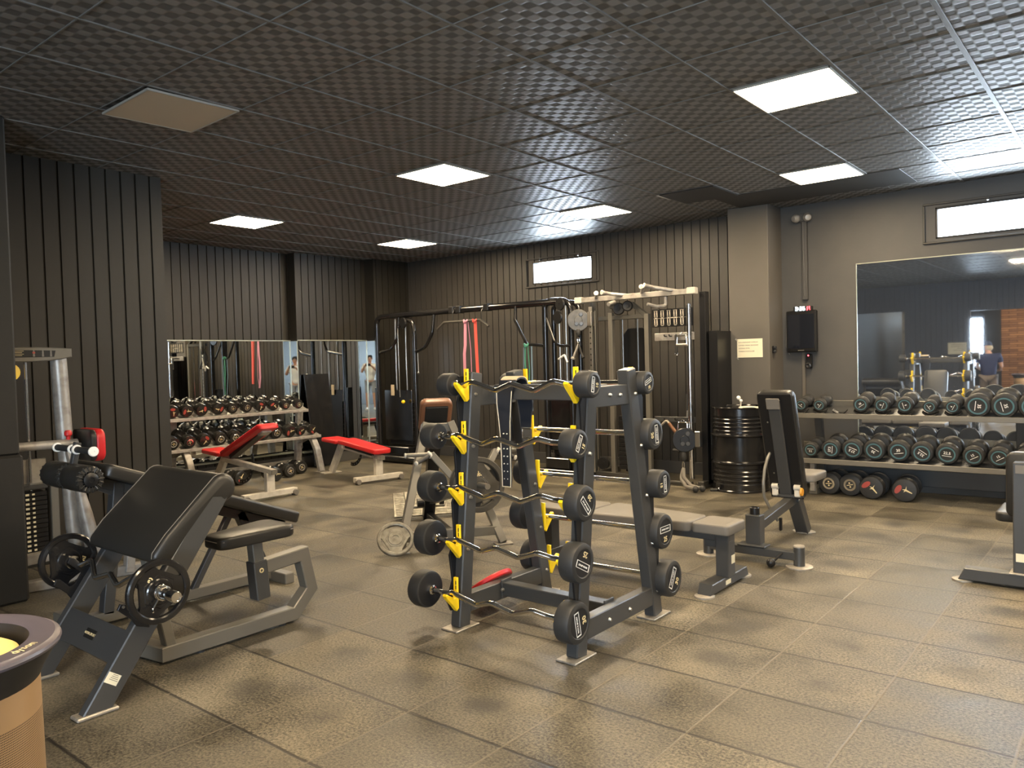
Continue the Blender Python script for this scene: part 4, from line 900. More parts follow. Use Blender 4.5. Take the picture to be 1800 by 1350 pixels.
m_ = MB(); m_.box((-.545, 5.46, .093), (.17, .13, .010), .003); mk('base_plate', m_, M['foot'], o)
for z in (.63, .50):
    m_ = MB(); m_.lathe([(0, .010), (.008, .008), (.010, 0)], (-.525, 5.414, z), (0, -1, 0), 10); mk('bolt', m_, M['black_metal'], o)
m_ = MB(); m_.pad((-.50, 5.545, .60), (0, 0, 1), (-1, 0, 0), (0, 1, 0), .40, .32, .085, .045, .016); mk('back_pad', m_, M['leather'], sb, ang=50)
m_ = MB(); m_.pad((-.50, 5.83, .355), (0, 1, 0), (1, 0, 0), (0, 0, 1), .42, .46, .06, .05, .016); mk('seat_pad', m_, M['leather'], sb, ang=50)
m_ = MB(); m_.bar((-.50, 5.50, .30), (-.50, 6.0, .325), .07, .06); m_.bar((-.50, 6.0, .30), (-.50, 6.08, .01), .06, .06, (1, 0, 0)); m_.bar((-.68, 6.08, .03), (-.32, 6.08, .03), .06, .06); mk('seat_frame', m_, M['steel_dark'], sb)

# ---------------------------------------------------------------- two red adjustable benches near the left dumbbells
def red_bench(name, label, flat):
    """local frame: x along the bench (head at +x), y across; origin on the floor under the seat hinge"""
    t = thing(name, label, 'weight bench', (0, 0, 0))
    m_ = MB(); m_.bar((-.13, 0, .385), (.90, 0, .300), .07, .055, (0, 0, 1), .004); mk('main_beam', m_, M['white_paint'], t)
    m_ = MB(); m_.box((.902, 0, .300), (.012, .07, .055), .003); mk('beam_cap', m_, M['steel_grey'], t)
    m_ = MB(); m_.bar((.80, 0, .29), (.80, 0, .05), .10, .06, (1, 0, 0), .004); mk('head_post', m_, M['white_paint'], t)
    m_ = MB(); m_.bar((.80, -.33, .055), (.80, .33, .055), .075, .06, b=.004); o = mk('head_foot_bar', m_, M['white_paint'], t)
    for y in (-.30, .30):
        m_ = MB(); m_.lathe([(0, -.025), (.030, -.025), (.034, -.018), (.034, .018), (.030, .025), (0, .025)], (.835, y, .034), (1, 0, 0), 16); mk('transport_wheel', m_, M['leather_grey'], o)
        m_ = MB(); m_.box((.80, y * 1.0, .022), (.05, .03, .044), .006); mk('rubber_foot', m_, M['rubber'], o)
    m_ = MB(); m_.bar((-.10, 0, .40), (-.40, 0, .012), .10, .05, (0, 1, 0), .004); o = mk('seat_leg', m_, M['white_paint'], t)
    m_ = MB(); m_.box((-.42, 0, .006), (.12, .26, .012), .003); mk('foot_plate', m_, M['white_paint'], o)
    if flat:
        m_ = MB(); m_.pad((-.23, 0, .425), (1, 0, -.04), (0, 1, 0), (.04, 0, 1), .40, .27, .05, .04, .014); mk('seat_pad', m_, M['red'], t, ang=50)
        u = V((1, 0, -.085)).normalized(); n = V((.085, 0, 1)).normalized(); c = V((.47, 0, .390))
    else:
        m_ = MB(); m_.pad((-.22, 0, .435), (1, 0, -.06), (0, 1, 0), (.06, 0, 1), .40, .27, .05, .04, .014); mk('seat_pad', m_, M['red'], t, ang=50)
        u = V((.90, 0, .44)).normalized(); n = V((-u.z, 0, u.x)); c = V((.42, 0, .625))
    m_ = MB(); m_.pad(c, u, (0, 1, 0), n, .92, .27, .058, .05, .014, taper=.92)
    for i, v in enumerate(m_.v):
        s_ = (v - c).dot(u)
        if s_ > .22 and not flat: m_.v[i] = v - n * (s_ - .22) ** 2 * 1.1
    mk('back_pad', m_, M['red'], t, ang=50)
    m_ = MB(); m_.bar(c - u * .40 - n * .03, c + u * .30 - n * .03, .10, .045, n); mk('back_rail', m_, M['black_metal'], t)
    m_ = MB(); m_.box(c + u * .33 - n * .055, (.10, .12, .03), .004, 0, u, (0, 1, 0), n); mk('back_bracket', m_, M['silver'], t)
    m_ = MB(); poly = []; R0, R1 = .27, .225; a0, a1 = (-150, -60) if flat else (-120, -20)
    for k in range(9): a = math.radians(a0 + (a1 - a0) * k / 8); poly.append((.34 + R0 * math.cos(a) * .95, .40 + R0 * math.sin(a)))
    for k in range(8, -1, -1): a = math.radians(a0 + (a1 - a0) * k / 8); poly.append((.34 + R1 * math.cos(a) * .95, .40 + R1 * math.sin(a)))
    if flat:
        poly = [(.10 + R0 * math.cos(math.radians(a)), .40 + R0 * math.sin(math.radians(a))) for a in range(-100, -4, 12)] + [(.10 + R1 * math.cos(math.radians(a)), .40 + R1 * math.sin(math.radians(a))) for a in range(-4, -101, -12)]
    else:
        poly = [(.17 + R0 * math.cos(math.radians(a)), .38 + R0 * math.sin(math.radians(a))) for a in range(-100, 22, 12)] + [(.17 + R1 * math.cos(math.radians(a)), .38 + R1 * math.sin(math.radians(a))) for a in range(20, -101, -12)]
    m_.prism(poly, (0, .036, 0), (1, 0, 0), (0, 0, 1), (0, 1, 0), .008, .001); o = mk('adjusting_arc', m_, M['black_metal'], t)
    for a in range(-92, -9, 14):
        q = (.10 if flat else .17) + .248 * math.cos(math.radians(a)); z = (.40 if flat else .38) + .248 * math.sin(math.radians(a)); m_ = MB(); m_.cyl((q, .034, z), (q, .0355, z), .009, n=10); mk('hole', m_, M['brushed'], o)
    return t
b1 = red_bench('adjustable_bench', 'red padded bench with raised back and cream frame before the left dumbbells', False)
b2 = red_bench('adjustable_bench', 'red padded bench lying flat on a cream frame near the corner mirror', True)
b1.location = (-8.22, 4.89, 0); b1.rotation_euler = (0, 0, math.radians(-1))
b2.location = (-8.07, 6.45, 0); b2.rotation_euler = (0, 0, math.radians(-10))
# ---------------------------------------------------------------- dumbbells
def dumbbell(label, r, L, loc, d, style, group, num=None, spin=0.0, slant=0.0):
    """d: direction of the axis towards the viewer; style 'teal' | 'ring' | 'logo' | 'plain'"""
    t = thing('dumbbell', label, 'dumbbell', loc, group); c = V(loc); d = unit(d); w = L * (.34 if style == 'teal' else .315); hm = M['rubber'] if style == 'teal' or r > .1 else M['rubber_gloss']
    for s in (1, -1):
        m_ = MB(); b = r * .22
        m_.lathe([(0, 0), (r * .62, 0), (r * .88, w * .10), (r, w * .34), (r, w - b * .8), (r - b * .35, w - b * .2), (r - b * .8, w), (r - b * 1.3, w - .002), (0, w - .002)] if style == 'teal' else [(0, 0), (r * .86, 0), (r, w * .12), (r, w - b), (r - b * .3, w - b * .25), (r - b, w), (0, w)], c + d * s * (L / 2 - w), d * s, 24)
        h = mk('weight_head', m_, hm, t)
        if s > 0:
            o = c + d * (L / 2); _, sd, u = basis(d); ex = -sd if False else V((0, 0, 1)).cross(d).normalized(); ey = d.cross(ex)
            R_ = Matrix.Rotation(spin, 3, d); ex = R_ @ ex; ey = R_ @ ey
            if style == 'teal':
                m_ = MB(); m_.lathe([(r * .60, -.001), (r * .60, .0012), (r * .72, .0012), (r * .72, -.001)], o, d, 28); mk('teal_ring', m_, M['teal'], h)
                m_ = MB(); m_.box(o - ey * r * .16, (r * .82, r * .05, .0014), 0, 0, ex, ey, d)
                if num: merge(m_, textmesh(num, r * .36, o + ey * r * .12, ex, ey, th=.0008, bold=r * .006))
                mk('number_print', m_, M['white'], h)
            elif style == 'ring':
                m_ = MB(); m_.lathe([(r * .36, -.001), (r * .36, .003), (r * .52, .003), (r * .55, -.001)], o, d, 24); mk('chrome_ring', m_, M['chrome'], h)
                m_ = MB(); m_.box(o, (r * .55, r * .06, .002), 0, 0, ex, ey, d); m_.cyl(o + ey * r * .17, o + ey * r * .17 + d * .0015, r * .07, n=10); m_.cyl(o - ey * r * .17, o - ey * r * .17 + d * .0015, r * .07, n=10); mk('ring_print', m_, M['gold_print'], h)
            elif style == 'logo':
                m_ = MB(); m_.prism([(r * .22 * math.cos(k * .524), r * .42 * math.sin(k * .524)) for k in range(12)], o + ex * r * .45 + ey * r * .18, ex, ey, d, .001); mk('red_oval', m_, M['red_print'], h)
                m_ = MB(); m_.prism([(-.55, .02), (.0, .10), (.12, .30), (.12, .10), (.34, .14), (.12, -.04), (.20, -.34), (.02, -.06), (-.55, -.06)], o - ex * r * .12 - ey * r * .1, ex * r * .9, ey * r * .9, d, .0012)
                mk('logo_print', m_, M['gold_print'], h)
    m_ = MB(); g = .0165
    m_.tube([c - d * (L / 2 - w * .9), c - d * L * .06, c, c + d * L * .06, c + d * (L / 2 - w * .9)], [g, g, g * 1.18, g, g], 14); mk('handle', m_, M['chrome'], t)
    return t
ORD = ['first', 'second', 'third', 'fourth', 'fifth', 'sixth', 'seventh', 'eighth', 'ninth', 'tenth', 'eleventh', 'twelfth']
# rack on the right, under the large mirror
rr_ = thing('dumbbell_rack', 'dark two-tier dumbbell rack under the large mirror on the right', 'dumbbell rack', (-1.4, 8.25, 0))
RX0, RX1 = -2.78, .15
for nm, yf, zf, dep in (('top_shelf', 7.985, .792, .30), ('middle_shelf', 7.905, .345, .36)):
    m_ = MB(); ey = V((0, .965, .262)); ez = V((0, -.262, .965))
    m_.box(V(((RX0 + RX1) / 2, yf, zf)) + ey * dep / 2, (RX1 - RX0, dep, .035), .004, 0, (1, 0, 0), ey, ez)
    o = mk(nm, m_, M['steel_dark'], rr_)
    m_ = MB(); m_.box(V(((RX0 + RX1) / 2, yf - .006, zf + .008)), (RX1 - RX0, .012, .05), .003); mk('shelf_lip', m_, M['steel_grey'], o)
    m_ = MB(); m_.box(V(((RX0 + RX1) / 2, yf, zf)) + ey * (dep + .01) + ez * .035, (RX1 - RX0, .012, .07), .003, 0, (1, 0, 0), ey, ez); mk('back_lip', m_, M['steel_grey'], o)
for x in (-2.62, -.86, .0):
    m_ = MB(); m_.bar((x, 8.22, .85), (x, 8.36, .03), .07, .07, (1, 0, 0)); mk('upright', m_, M['steel_dark'], rr_)
    m_ = MB(); m_.bar((x, 8.02, .03), (x, 8.50, .03), .08, .06); mk('foot_bar', m_, M['steel_grey'], rr_)
    m_ = MB(); m_.bar((x, 8.03, .03), (x, 8.03, .33), .06, .05, (1, 0, 0)); mk('front_leg', m_, M['silver'], rr_)
m_ = MB(); m_.box(((RX0 + RX1) / 2, 8.45, .17), (RX1 - RX0, .03, .16), .004); mk('rear_panel', m_, M['steel_dark'], rr_)
for i, x in enumerate((-2.72, -2.535, -2.345, -2.145, -1.95, -1.75, -1.54, -1.355, -1.16, -.955, -.75)):
    m_ = MB(); n_ = 9; top = []
    R0 = .085
    pts = [(R0 * math.sin(a), R0 * (1 - math.cos(a))) for a in [math.radians(-52 + 13 * k) for k in range(n_)]]
    poly = [(a, b) for a, b in pts] + [(a, b - .014) for a, b in reversed(pts)]
    m_.prism(poly, (x, 8.0, .826), (1, 0, 0), (0, -.262, .965), (0, .965, .262), .05, .002); mk('saddle', m_, M['black_metal'], rr_)
TOPR = [(-2.72, .058, '4'), (-2.54, .060, '5'), (-2.145, .074, '10'), (-1.955, .070, '8'), (-1.755, .073, '9'), (-1.545, .060, '5'), (-1.358, .062, '6'), (-1.160, .106, '35'), (-.957, .107, '35'), (-.752, .107, '40')]
sl_ = V((0, -.985, -.17)).normalized()
for i, (x, r, nm) in enumerate(TOPR):
    L = .20 + r * 1.15; zc = .845 + r * .80 + (.012 if r < .09 else -.012)
    dumbbell(f'teal-ringed dumbbell marked {nm}, {ORD[i]} from left on the top tier under the large mirror', r, L, (x * 1.0, 7.99 + L / 2, zc + L / 2 * .17), sl_, 'teal', 'dumbbells on the right rack top tier', nm, [-.7, .9, .6, 1.2, -1.3, -1.0, 1.1, -1.7, -1.35, .5][i])
MIDR = [(-2.605, .072, '7.5'), (-2.409, .090, '27.5'), (-2.206, .097, '27.5'), (-2.009, .099, '30'), (-1.794, .100, '30'), (-1.597, .097, '32.5'), (-1.391, .096, '22.5'), (-1.184, .087, '15'), (-.988, .087, '15'), (-.79, .087, '20')]
MIDR = [(-2.79, .072, '7.5')] * 0 + MIDR
for i, (x, r, nm) in enumerate(MIDR):
    L = .20 + r * 1.25; zc = .392 + r * .92
    dumbbell(f'teal-ringed dumbbell marked {nm}, {ORD[i]} from left on the lower tier under the large mirror', r, L, (x, 7.91 + L / 2, zc + L / 2 * .17), sl_, 'teal', 'dumbbells on the right rack lower tier', nm, [3.14, 1.45, 2.75, 2.6, .15, 2.5, -.12, .5, .55, 0][i])
for i, (x, r, st, sp, lb) in enumerate(((-2.465, .112, 'ring', .1, 'large black dumbbell with chrome ring on the floor nearest the rack leg'), (-2.270, .112, 'ring', .25, 'large chrome-ringed dumbbell, second from the leg on the floor under the right rack'), (-2.060, .112, 'logo', 2.2, 'large black dumbbell with red oval print, third on the floor under the rack'), (-1.775, .112, 'logo', 2.6, 'large black dumbbell with red oval print lying apart on the floor'))):
    dumbbell(lb, r, .34, (x, 8.06 + .17 + (0 if i < 2 else -.08), r), (0.05 * (i - 1.5), -1, 0), st, 'dumbbells on the floor under the right rack', None, sp)
# rack on the left, in front of the wall mirror
lr = thing('dumbbell_rack', 'silver two-tier dumbbell rack with curved legs in front of the left mirror', 'dumbbell rack', (-9.0, 5.6, 0))
LY0, LY1 = 4.42, 6.62
for nm, xf, zf, dep, y1 in (('top_shelf', -8.84, .835, .30, 6.45), ('middle_shelf', -8.78, .475, .34, 6.60)):
    ex = V((-.94, 0, .34)); ez = V((.34, 0, .94)); m_ = MB()
    m_.box(V((xf, (LY0 + y1) / 2, zf)) + ex * dep / 2, (dep, y1 - LY0, .03), .004, 0, ex, (0, 1, 0), ez); o = mk(nm, m_, M['silver'], lr)
    m_ = MB(); m_.box((xf + .005, (LY0 + y1) / 2, zf + .004), (.012, y1 - LY0, .040), .004); mk('shelf_lip', m_, M['silver'], o)
for y in (4.68, 6.50):
    m_ = MB(); m_.sweep(fillet([(-9.12, y, .40), (-8.86, y, .50), (-8.74, y, .30), (-8.66, y, .012)], .12, 5), .085, .06, (0, 1, 0), .006); o = mk('curved_leg', m_, M['silver'], lr)
    m_ = MB(); m_.box((-8.66, y, .006), (.14, .12, .012), .003); mk('foot_plate', m_, M['foot'], o)
    m_ = MB(); m_.bar((-9.20, y, .02), (-9.10, y, .93), .09, .06, (1, 0, 0)); mk('upright', m_, M['silver'], lr)
m_ = MB(); m_.bar((-9.2, LY0 + .1, .12), (-9.2, LY1 - .1, .12), .05, .05); mk('rear_beam', m_, M['silver'], lr)
sl_ = V((.97, 0, -.26)).normalized()
YT = [4.545, 4.719, 4.906, 5.121, 5.313, 5.512, 5.709, 5.903, 6.085, 6.290]
ST = ['logo', 'logo', 'logo', 'logo', 'ring', 'ring', 'logo', 'logo', 'ring', 'ring']
for i, y in enumerate(YT):
    r = (.075, .075, .075, .075, .068, .068, .070, .070, .062, .062)[i]; L = .29
    dumbbell(f'black dumbbell on the left rack top tier, {ORD[i]} from the left', r, L, (-8.82 - L / 2 * .9, y + (.0), .875 + r * .95 + .03), sl_, ST[i], 'dumbbells on the left rack top tier', None, [1.5, 2.9, .1, -.4, 0, 0, 1.2, 2.2, 0, 0][i])
YM = [4.50, 4.70, 4.90, 5.10, 5.30, 5.50, 5.70, 5.89, 6.10, 6.27, 6.46]
SM = ['ring', 'ring', 'logo', 'ring', 'ring', 'ring', 'ring', 'ring', 'logo', 'logo', 'logo']
for i, y in enumerate(YM):
    r = (.078, .078, .078, .08, .082, .082, .082, .084, .084, .065, .065)[i]; L = .33 if i < 9 else .25
    dumbbell(f'black dumbbell on the left rack lower tier, {ORD[i]} from the left', r, L, (-8.76 - L / 2 * .9, y, .512 + r * .95 + .03), sl_, SM[i], 'dumbbells on the left rack lower tier', None, .4 * i)
for i, (x, y, r, st, dd, lb) in enumerate(((-8.78, 6.27, .088, 'ring', (1, -.1, 0), 'black dumbbell with chrome ring on the floor beside the curved rack leg'), (-8.62, 5.98, .088, 'ring', (1, -.1, 0), 'chrome-ringed dumbbell on the floor, front one of a pair by the curved rack leg'), (-8.50, 5.70, .088, 'logo', (1, -.2, 0), 'black dumbbell with red oval print on the floor behind the red bench post'), (-8.62, 5.25, .09, 'logo', (1, .05, 0), 'black dumbbell on the floor under the raised red bench'), (-8.75, 4.97, .085, 'logo', (1, .1, 0), 'black dumbbell on the floor under the red bench seat'))):
    dumbbell(lb, r, .30, (x - .12, y, r), dd, st, 'dumbbells on the floor by the left rack', None, 1.0 + i)
# chain hung on the rack upright and dark board leaning on the middle mirror
t = thing('chain', 'steel chain hanging on the right upright of the left dumbbell rack', 'chain', (-9.08, 6.42, .8))
for k in range(14):
    m_ = MB(); z = .80 - k * .036; h = (0, .010, 0) if k % 2 else (.010, 0, 0)
    pts = [V((-8.995, 6.44, z)) + V(h) * math.cos(a) * 1.0 + V((0, 0, .022)) * math.sin(a) for a in [2 * PI * q / 10 for q in range(10)]]; m_.tube(pts, .0042, 5, closed=True); mk('link', m_, M['brushed'], t)
m_ = MB(); m_.bar((-9.10, 6.93, .02), (-9.285, 6.93, 1.32), .42, .025, (1, 0, 0), .004)
single('leaning_board', m_, M['black_gloss'], 'tall dark board leaning on the mirror beside the left dumbbell rack', 'board', (-9.18, 6.98, 0))
# ---------------------------------------------------------------- black cable crossover on the back wall
cx = thing('cable_crossover', 'glossy black cable crossover machine along the boarded back wall', 'gym machine', (-7.1, 8.0, 0))
YC = 7.80; ZT = 2.145
def gl(name, pts, r, rad=.0, n=14, m='black_gloss', par=None):
    m_ = MB(); m_.tube(pts, r, n, rad=rad); return mk(name, m_, M[m], par or cx)
gl('tower_frame', [(-8.93, YC, .03), (-8.93, YC, ZT - .01), (-8.72, YC, ZT), (-8.55, YC, ZT)], .038, .16)
gl('tower_frame', [(-8.13, YC, .03), (-8.13, YC, 1.90), (-8.16, YC, ZT - .10), (-8.36, YC, ZT - .07), (-8.42, YC, 1.98)], .034, .10)
gl('cross_bar', [(-8.60, YC, ZT), (-5.55, YC, ZT)], .042)
gl('tower_frame', [(-5.79, YC, .03), (-5.79, YC, ZT - .02), (-5.70, YC, ZT + .02), (-5.40, YC, ZT + .01), (-5.40, YC, .03)], .036, .14)
gl('tower_frame', [(-5.84, YC + .25, .03), (-5.84, YC + .25, ZT - .02), (-5.70, YC + .25, ZT), (-5.44, YC + .25, ZT), (-5.44, YC + .25, .03)], .032, .14)
gl('grip_loop', [(-8.44, YC, ZT), (-8.46, YC - .03, 1.80), (-8.56, YC - .05, 1.66), (-8.92, YC, 1.60)], .021, .12)
gl('grip_loop', [(-7.72, YC, ZT), (-7.74, YC - .03, 1.85), (-7.86, YC - .05, 1.66), (-8.12, YC, 1.60)], .024, .14)
gl('grip_loop', [(-6.02, YC, ZT), (-6.24, YC - .02, ZT + .005), (-6.24, YC - .04, 1.95), (-6.05, YC - .05, 1.64), (-5.80, YC, 1.61)], .019, .06)
gl('grip_loop', [(-5.78, YC, 1.98), (-5.62, YC - .05, 1.66), (-5.55, YC - .05, 1.60), (-5.40, YC, 1.60)], .017, .10)
for x0, x1 in ((-8.80, -8.25), (-5.72, -5.47)):
    for x in ((x0 * .7 + x1 * .3), (x0 * .3 + x1 * .7)): gl('guide_rod', [(x, YC + .10, .30), (x, YC + .10, 2.10)], .011, n=10, m='brushed')
for x, w in ((-8.53, .58), (-5.60, .34)):
    m_ = MB(); m_.box((x, YC + .02, .68), (w, .012, .74), .004); mk('shroud', m_, M['black_gloss'], cx)
    for k in range(10):
        m_ = MB(); m_.box((x, YC + .11, .28 + .062 * k), (w * .8, .12, .058), .004); mk('weight_slab', m_, M['black_metal'], cx)
    m_ = MB(); m_.box((x, YC + .10, .05), (w + .22, .42, .07), .008); m_.box((x, YC + .05, .16), (w, .26, .13), .008); mk('base', m_, M['black_gloss'], cx)
m_ = MB(); m_.box((-8.975, YC + .03, .70), (.05, .10, .78), .006); mk('side_shield', m_, M['black_metal'], cx)
for x, z in ((-8.30, 2.02), (-5.52, 2.11), (-5.56, 1.95)):
    m_ = MB(); m_.lathe([(.01, -.014), (.075, -.014), (.080, -.008), (.070, 0), (.080, .008), (.075, .014), (.01, .014)], (x, YC - .05, z), (.25, 1, 0), 24); mk('pulley', m_, M['black_metal'], cx)
for x in (-7.36, -7.23, -6.73):
    m_ = MB(); m_.box((x, YC, ZT + .005), (.09, .10, .10), .01); mk('bar_clamp', m_, M['black_metal'], cx)
for x, z0, z1 in ((-8.42, .95, 1.95), (-8.02, 1.32, 1.58)): gl('cable', [(x, YC - .05, z1), (x + .005, YC - .05, z0)], .005, n=6, m='brushed')
m_ = MB(); m_.sphere((-8.02, YC - .05, 1.30), .018); mk('cable_ball', m_, M['brushed'], cx)
m_ = MB(); m_.sphere((-8.34, YC - .06, .885), .028); mk('cable_ball', m_, M['yellow'], cx)
m_ = MB(); m_.box((-8.62, YC - .004, 1.05), (.07, .012, .16), .004); mk('pin_handle', m_, M['suede'], cx)
gl('base_tube', [(-8.85, YC - .15, .06), (-8.0, YC - .15, .06)], .05)
t = thing('lat_bar', 'bent black lat bar hanging from the crossover cross bar', 'cable attachment', (-7.15, YC - .06, 2.0))
m_ = MB(); m_.tube([(-7.60, YC - .07, 1.895), (-7.46, YC - .07, 1.985), (-6.80, YC - .07, 1.985), (-6.66, YC - .07, 1.895)], .017, 10, rad=.04); mk('bar', m_, M['steel_mid'], t)
for x in (-7.30, -6.78):
    m_ = MB(); m_.tube([(x, YC - .07, 1.99), (x, YC - .07, 2.10), (x, YC, 2.10 + .09)], .006, 6); mk('hanger', m_, M['black_metal'], t)
def band(name, label, mt, strands, knot=None):
    t = thing(name, label, 'resistance band', tuple(strands[0][0][0]))
    for pts, w in strands:
        m_ = MB(); P = [V(p) for p in pts]; R = []
        for i, p in enumerate(P):
            tw = V((w / 2, 0, 0)); R.append([p - tw - V((0, .0025, 0)), p + tw - V((0, .0025, 0)), p + tw + V((0, .0025, 0)), p - tw + V((0, .0025, 0))])
        m_.rings(R); mk('strand', m_, M[mt], t, ang=60)
    if knot:
        m_ = MB(); m_.tube([V(knot) + V((.026 * math.cos(a), .022 * math.sin(a) - .005, .012 * math.sin(2 * a))) for a in [2 * PI * k / 12 for k in range(12)]], .012, 8, closed=True); m_.sphere(V(knot) - V((0, .02, .015)), .022); mk('knot', m_, M[mt], t)
yb = YC - .09
band('resistance_band', 'pink resistance band looped over the hanging lat bar', 'band_pink', [([(-7.05, yb, 1.99), (-7.06, yb, 1.80), (-7.065, yb, 1.66), (-7.085, yb, 1.55), (-7.085, yb, 1.25), (-7.05, yb, 1.08)], .048), ([(-7.02, yb + .02, 1.97), (-6.985, yb + .02, 1.6), (-6.98, yb + .02, 1.25), (-7.02, yb + .02, 1.08)], .010)], (-7.045, yb, 1.985))
band('resistance_band', 'coral red resistance band looped over the hanging lat bar', 'band_red', [([(-6.875, yb, 1.985), (-6.87, yb, 1.75), (-6.86, yb, 1.45), (-6.85, yb, 1.15)], .050), ([(-6.90, yb + .02, 1.97), (-6.87, yb + .02, 1.5), (-6.85, yb + .02, 1.15)], .018)], (-6.882, yb, 1.985))
band('resistance_band', 'green resistance band hung on the right crossover grip', 'band_green', [([(-6.02, yb - .03, 1.625), (-6.03, yb - .03, 1.4), (-6.0, yb - .03, 1.1), (-6.0, yb - .03, .85)], .018), ([(-5.99, yb - .02, 1.62), (-5.97, yb - .02, 1.35), (-5.99, yb - .02, .9)], .012)], (-6.01, yb - .02, 1.63))
band('resistance_band', 'blue grey resistance band hung beside the green one on the crossover grip', 'band_blue', [([(-5.93, yb - .02, 1.61), (-5.93, yb - .02, 1.3), (-5.94, yb - .02, .95), (-5.94, yb - .02, .80)], .022), ([(-6.06, yb - .01, 1.60), (-6.07, yb - .01, 1.3), (-6.02, yb - .01, .9)], .016)], None)

# ---------------------------------------------------------------- grey functional trainer
ft = thing('functional_trainer', 'grey cable trainer with chin-up bars and exercise placard by the column', 'gym machine', (-4.5, 8.1, 0))
YF = 7.80
def fbar(name, a, b, w=.06, h=.06, m='steel_mid', up=(0, 0, 1)):
    m_ = MB(); m_.bar(a, b, w, h, up, .004); return mk(name, m_, M[m], ft)
fbar('top_beam', (-5.26, YF, 2.135), (-3.78, YF, 2.135), .07, .06, 'silver')
for x in (-5.27, -3.80):
    m_ = MB(); m_.box((x, YF, 2.135 + (.0 if x < -4 else .005)), (.10, .085, .075), .008); mk('beam_end_cap', m_, M['white_paint'], ft)
for a in ([(-5.03, YF, 2.15), (-4.92, YF - .16, 2.17), (-4.90, YF - .20, 2.185)], [(-4.62, YF, 2.15), (-4.78, YF - .10, 2.175), (-4.82, YF - .20, 2.19)], [(-4.42, YF, 2.16), (-4.34, YF - .12, 2.20), (-4.32, YF - .18, 2.215)], [(-3.98, YF, 2.15), (-4.20, YF - .10, 2.20), (-4.27, YF - .2, 2.225)]):
    m_ = MB(); m_.tube(a, .021, 12, rad=.04); o = mk('chin_bar', m_, M['silver'], ft)
    d = (V(a[-1]) - V(a[-2])).normalized(); m_ = MB(); m_.lathe([(.0215, -.01), (.027, 0), (.027, .008), (.010, .010), (.008, .004), (0, .004)], a[-1], d, 14); mk('grip_end_cap', m_, M['white_paint'], o)
m_ = MB(); m_.tube([(-4.12, YF, 2.10), (-4.12, YF, 2.0), (-4.18, YF - .10, 1.99), (-4.25, YF - .18, 2.02)], .018, 10, rad=.03); m_.tube([(-4.75, YF - .05, 2.08), (-4.75, YF - .18, 2.05)], .024, 10); mk('chin_bar', m_, M['silver'], ft)
fbar('upright', (-3.72, YF + .12, .03), (-3.72, YF + .12, 2.13), .07, .10, 'black_metal', (0, 1, 0))
fbar('upright', (-5.16, YF + .12, .03), (-5.16, YF + .12, 2.13), .05, .07, 'steel_dark', (0, 1, 0))
m_ = MB(); m_.cyl((-3.835, YF - .02, .10), (-3.835, YF - .02, 2.0), .027, n=18); mk('chrome_pole', m_, M['chrome'], ft)
m_ = MB(); m_.bar((-5.10, YF - .02, .08), (-5.10, YF - .02, 2.05), .045, .03, (0, 1, 0), .003); o = mk('slide_rail', m_, M['brushed'], ft)
m_ = MB()
for k in range(26): m_.cyl((-5.10, YF - .0365, .25 + .065 * k), (-5.10, YF - .0355, .25 + .065 * k), .010, n=8)
mk('hole_pattern', m_, M['dark'], o)
m_ = MB(); m_.cyl((-5.035, YF - .03, .1), (-5.035, YF - .03, 2.0), .006, n=6); mk('cable', m_, M['brushed'], ft)
for x in (-4.88, -4.40):
    fbar('inner_post', (x, YF + .08, .04), (x, YF + .08, 1.97 if x < -4.5 else 1.93), .055, .06, 'steel_grey', (0, 1, 0))
m_ = MB(); m_.sweep([(-4.88, YF + .08, 2.04), (-4.58, YF + .08, 2.05), (-4.40, YF + .08, 1.90)], .055, .05, (0, 1, 0), .004); mk('inner_top', m_, M['steel_mid'], ft)
fbar('inner_cross', (-5.05, YF + .08, 1.905), (-4.40, YF + .08, 1.905), .05, .05)
for x in (-4.74, -4.54):
    m_ = MB(); m_.cyl((x, YF + .10, .2), (x, YF + .10, 1.88), .012, n=10); mk('guide_rod', m_, M['chrome'], ft)
for x, z, r in ((-4.745, 2.005, .072), (-4.625, 2.03, .062)):
    m_ = MB(); m_.lathe([(0, .018), (.02, .018), (.022, .010), (r - .012, .012), (r, .004), (r, -.012), (0, -.012)], (x, YF + .03, z), (.3, -1, 0), 22); mk('pulley', m_, M['black_metal'], ft)
m_ = MB(); m_.prism([(-.17, 0), (.17, 0), (.17, 1.62), (.10, 1.70), (-.10, 1.70), (-.17, 1.62)], (-4.64, YF + .22, .08), (1, 0, 0), (0, 0, 1), (0, 1, 0), .015, .002); mk('shroud', m_, M['black_metal'], ft)
for k in range(12):
    m_ = MB(); m_.box((-4.64, YF + .10, .16 + .052 * k), (.30, .12, .048), .004); mk('weight_slab', m_, M['black_metal'], ft)
fbar('base_bar', (-5.20, YF + .08, .045), (-4.36, YF + .08, .045), .07, .07, 'steel_mid'); fbar('base_bar', (-5.16, YF - .05, .04), (-5.16, 8.42, .04), .07, .07, 'steel_mid'); fbar('base_bar', (-3.72, YF - .05, .04), (-3.72, 8.42, .04), .07, .07, 'steel_mid')
m_ = MB(); m_.cyl((-4.40, YF + .02, .035), (-3.85, YF + .02, .035), .022, n=12); mk('floor_tube', m_, M['steel_mid'], ft)
# ribbed stack cover on the right
m_ = MB(); pr = []
for k in range(7): pr += [(k * .05, 0), (k * .05 + .035, 0), (k * .05 + .04, .012), (k * .05 + .045, .012)]
pr += [(.35, 0), (.35, .10), (0, .10)]
m_.prism(pr, (-3.665, YF + .10, .08), (0, 1, 0), (1, 0, 0), (0, 0, 1), 1.62, 0); mk('ribbed_cover', m_, M['black_metal'], ft)
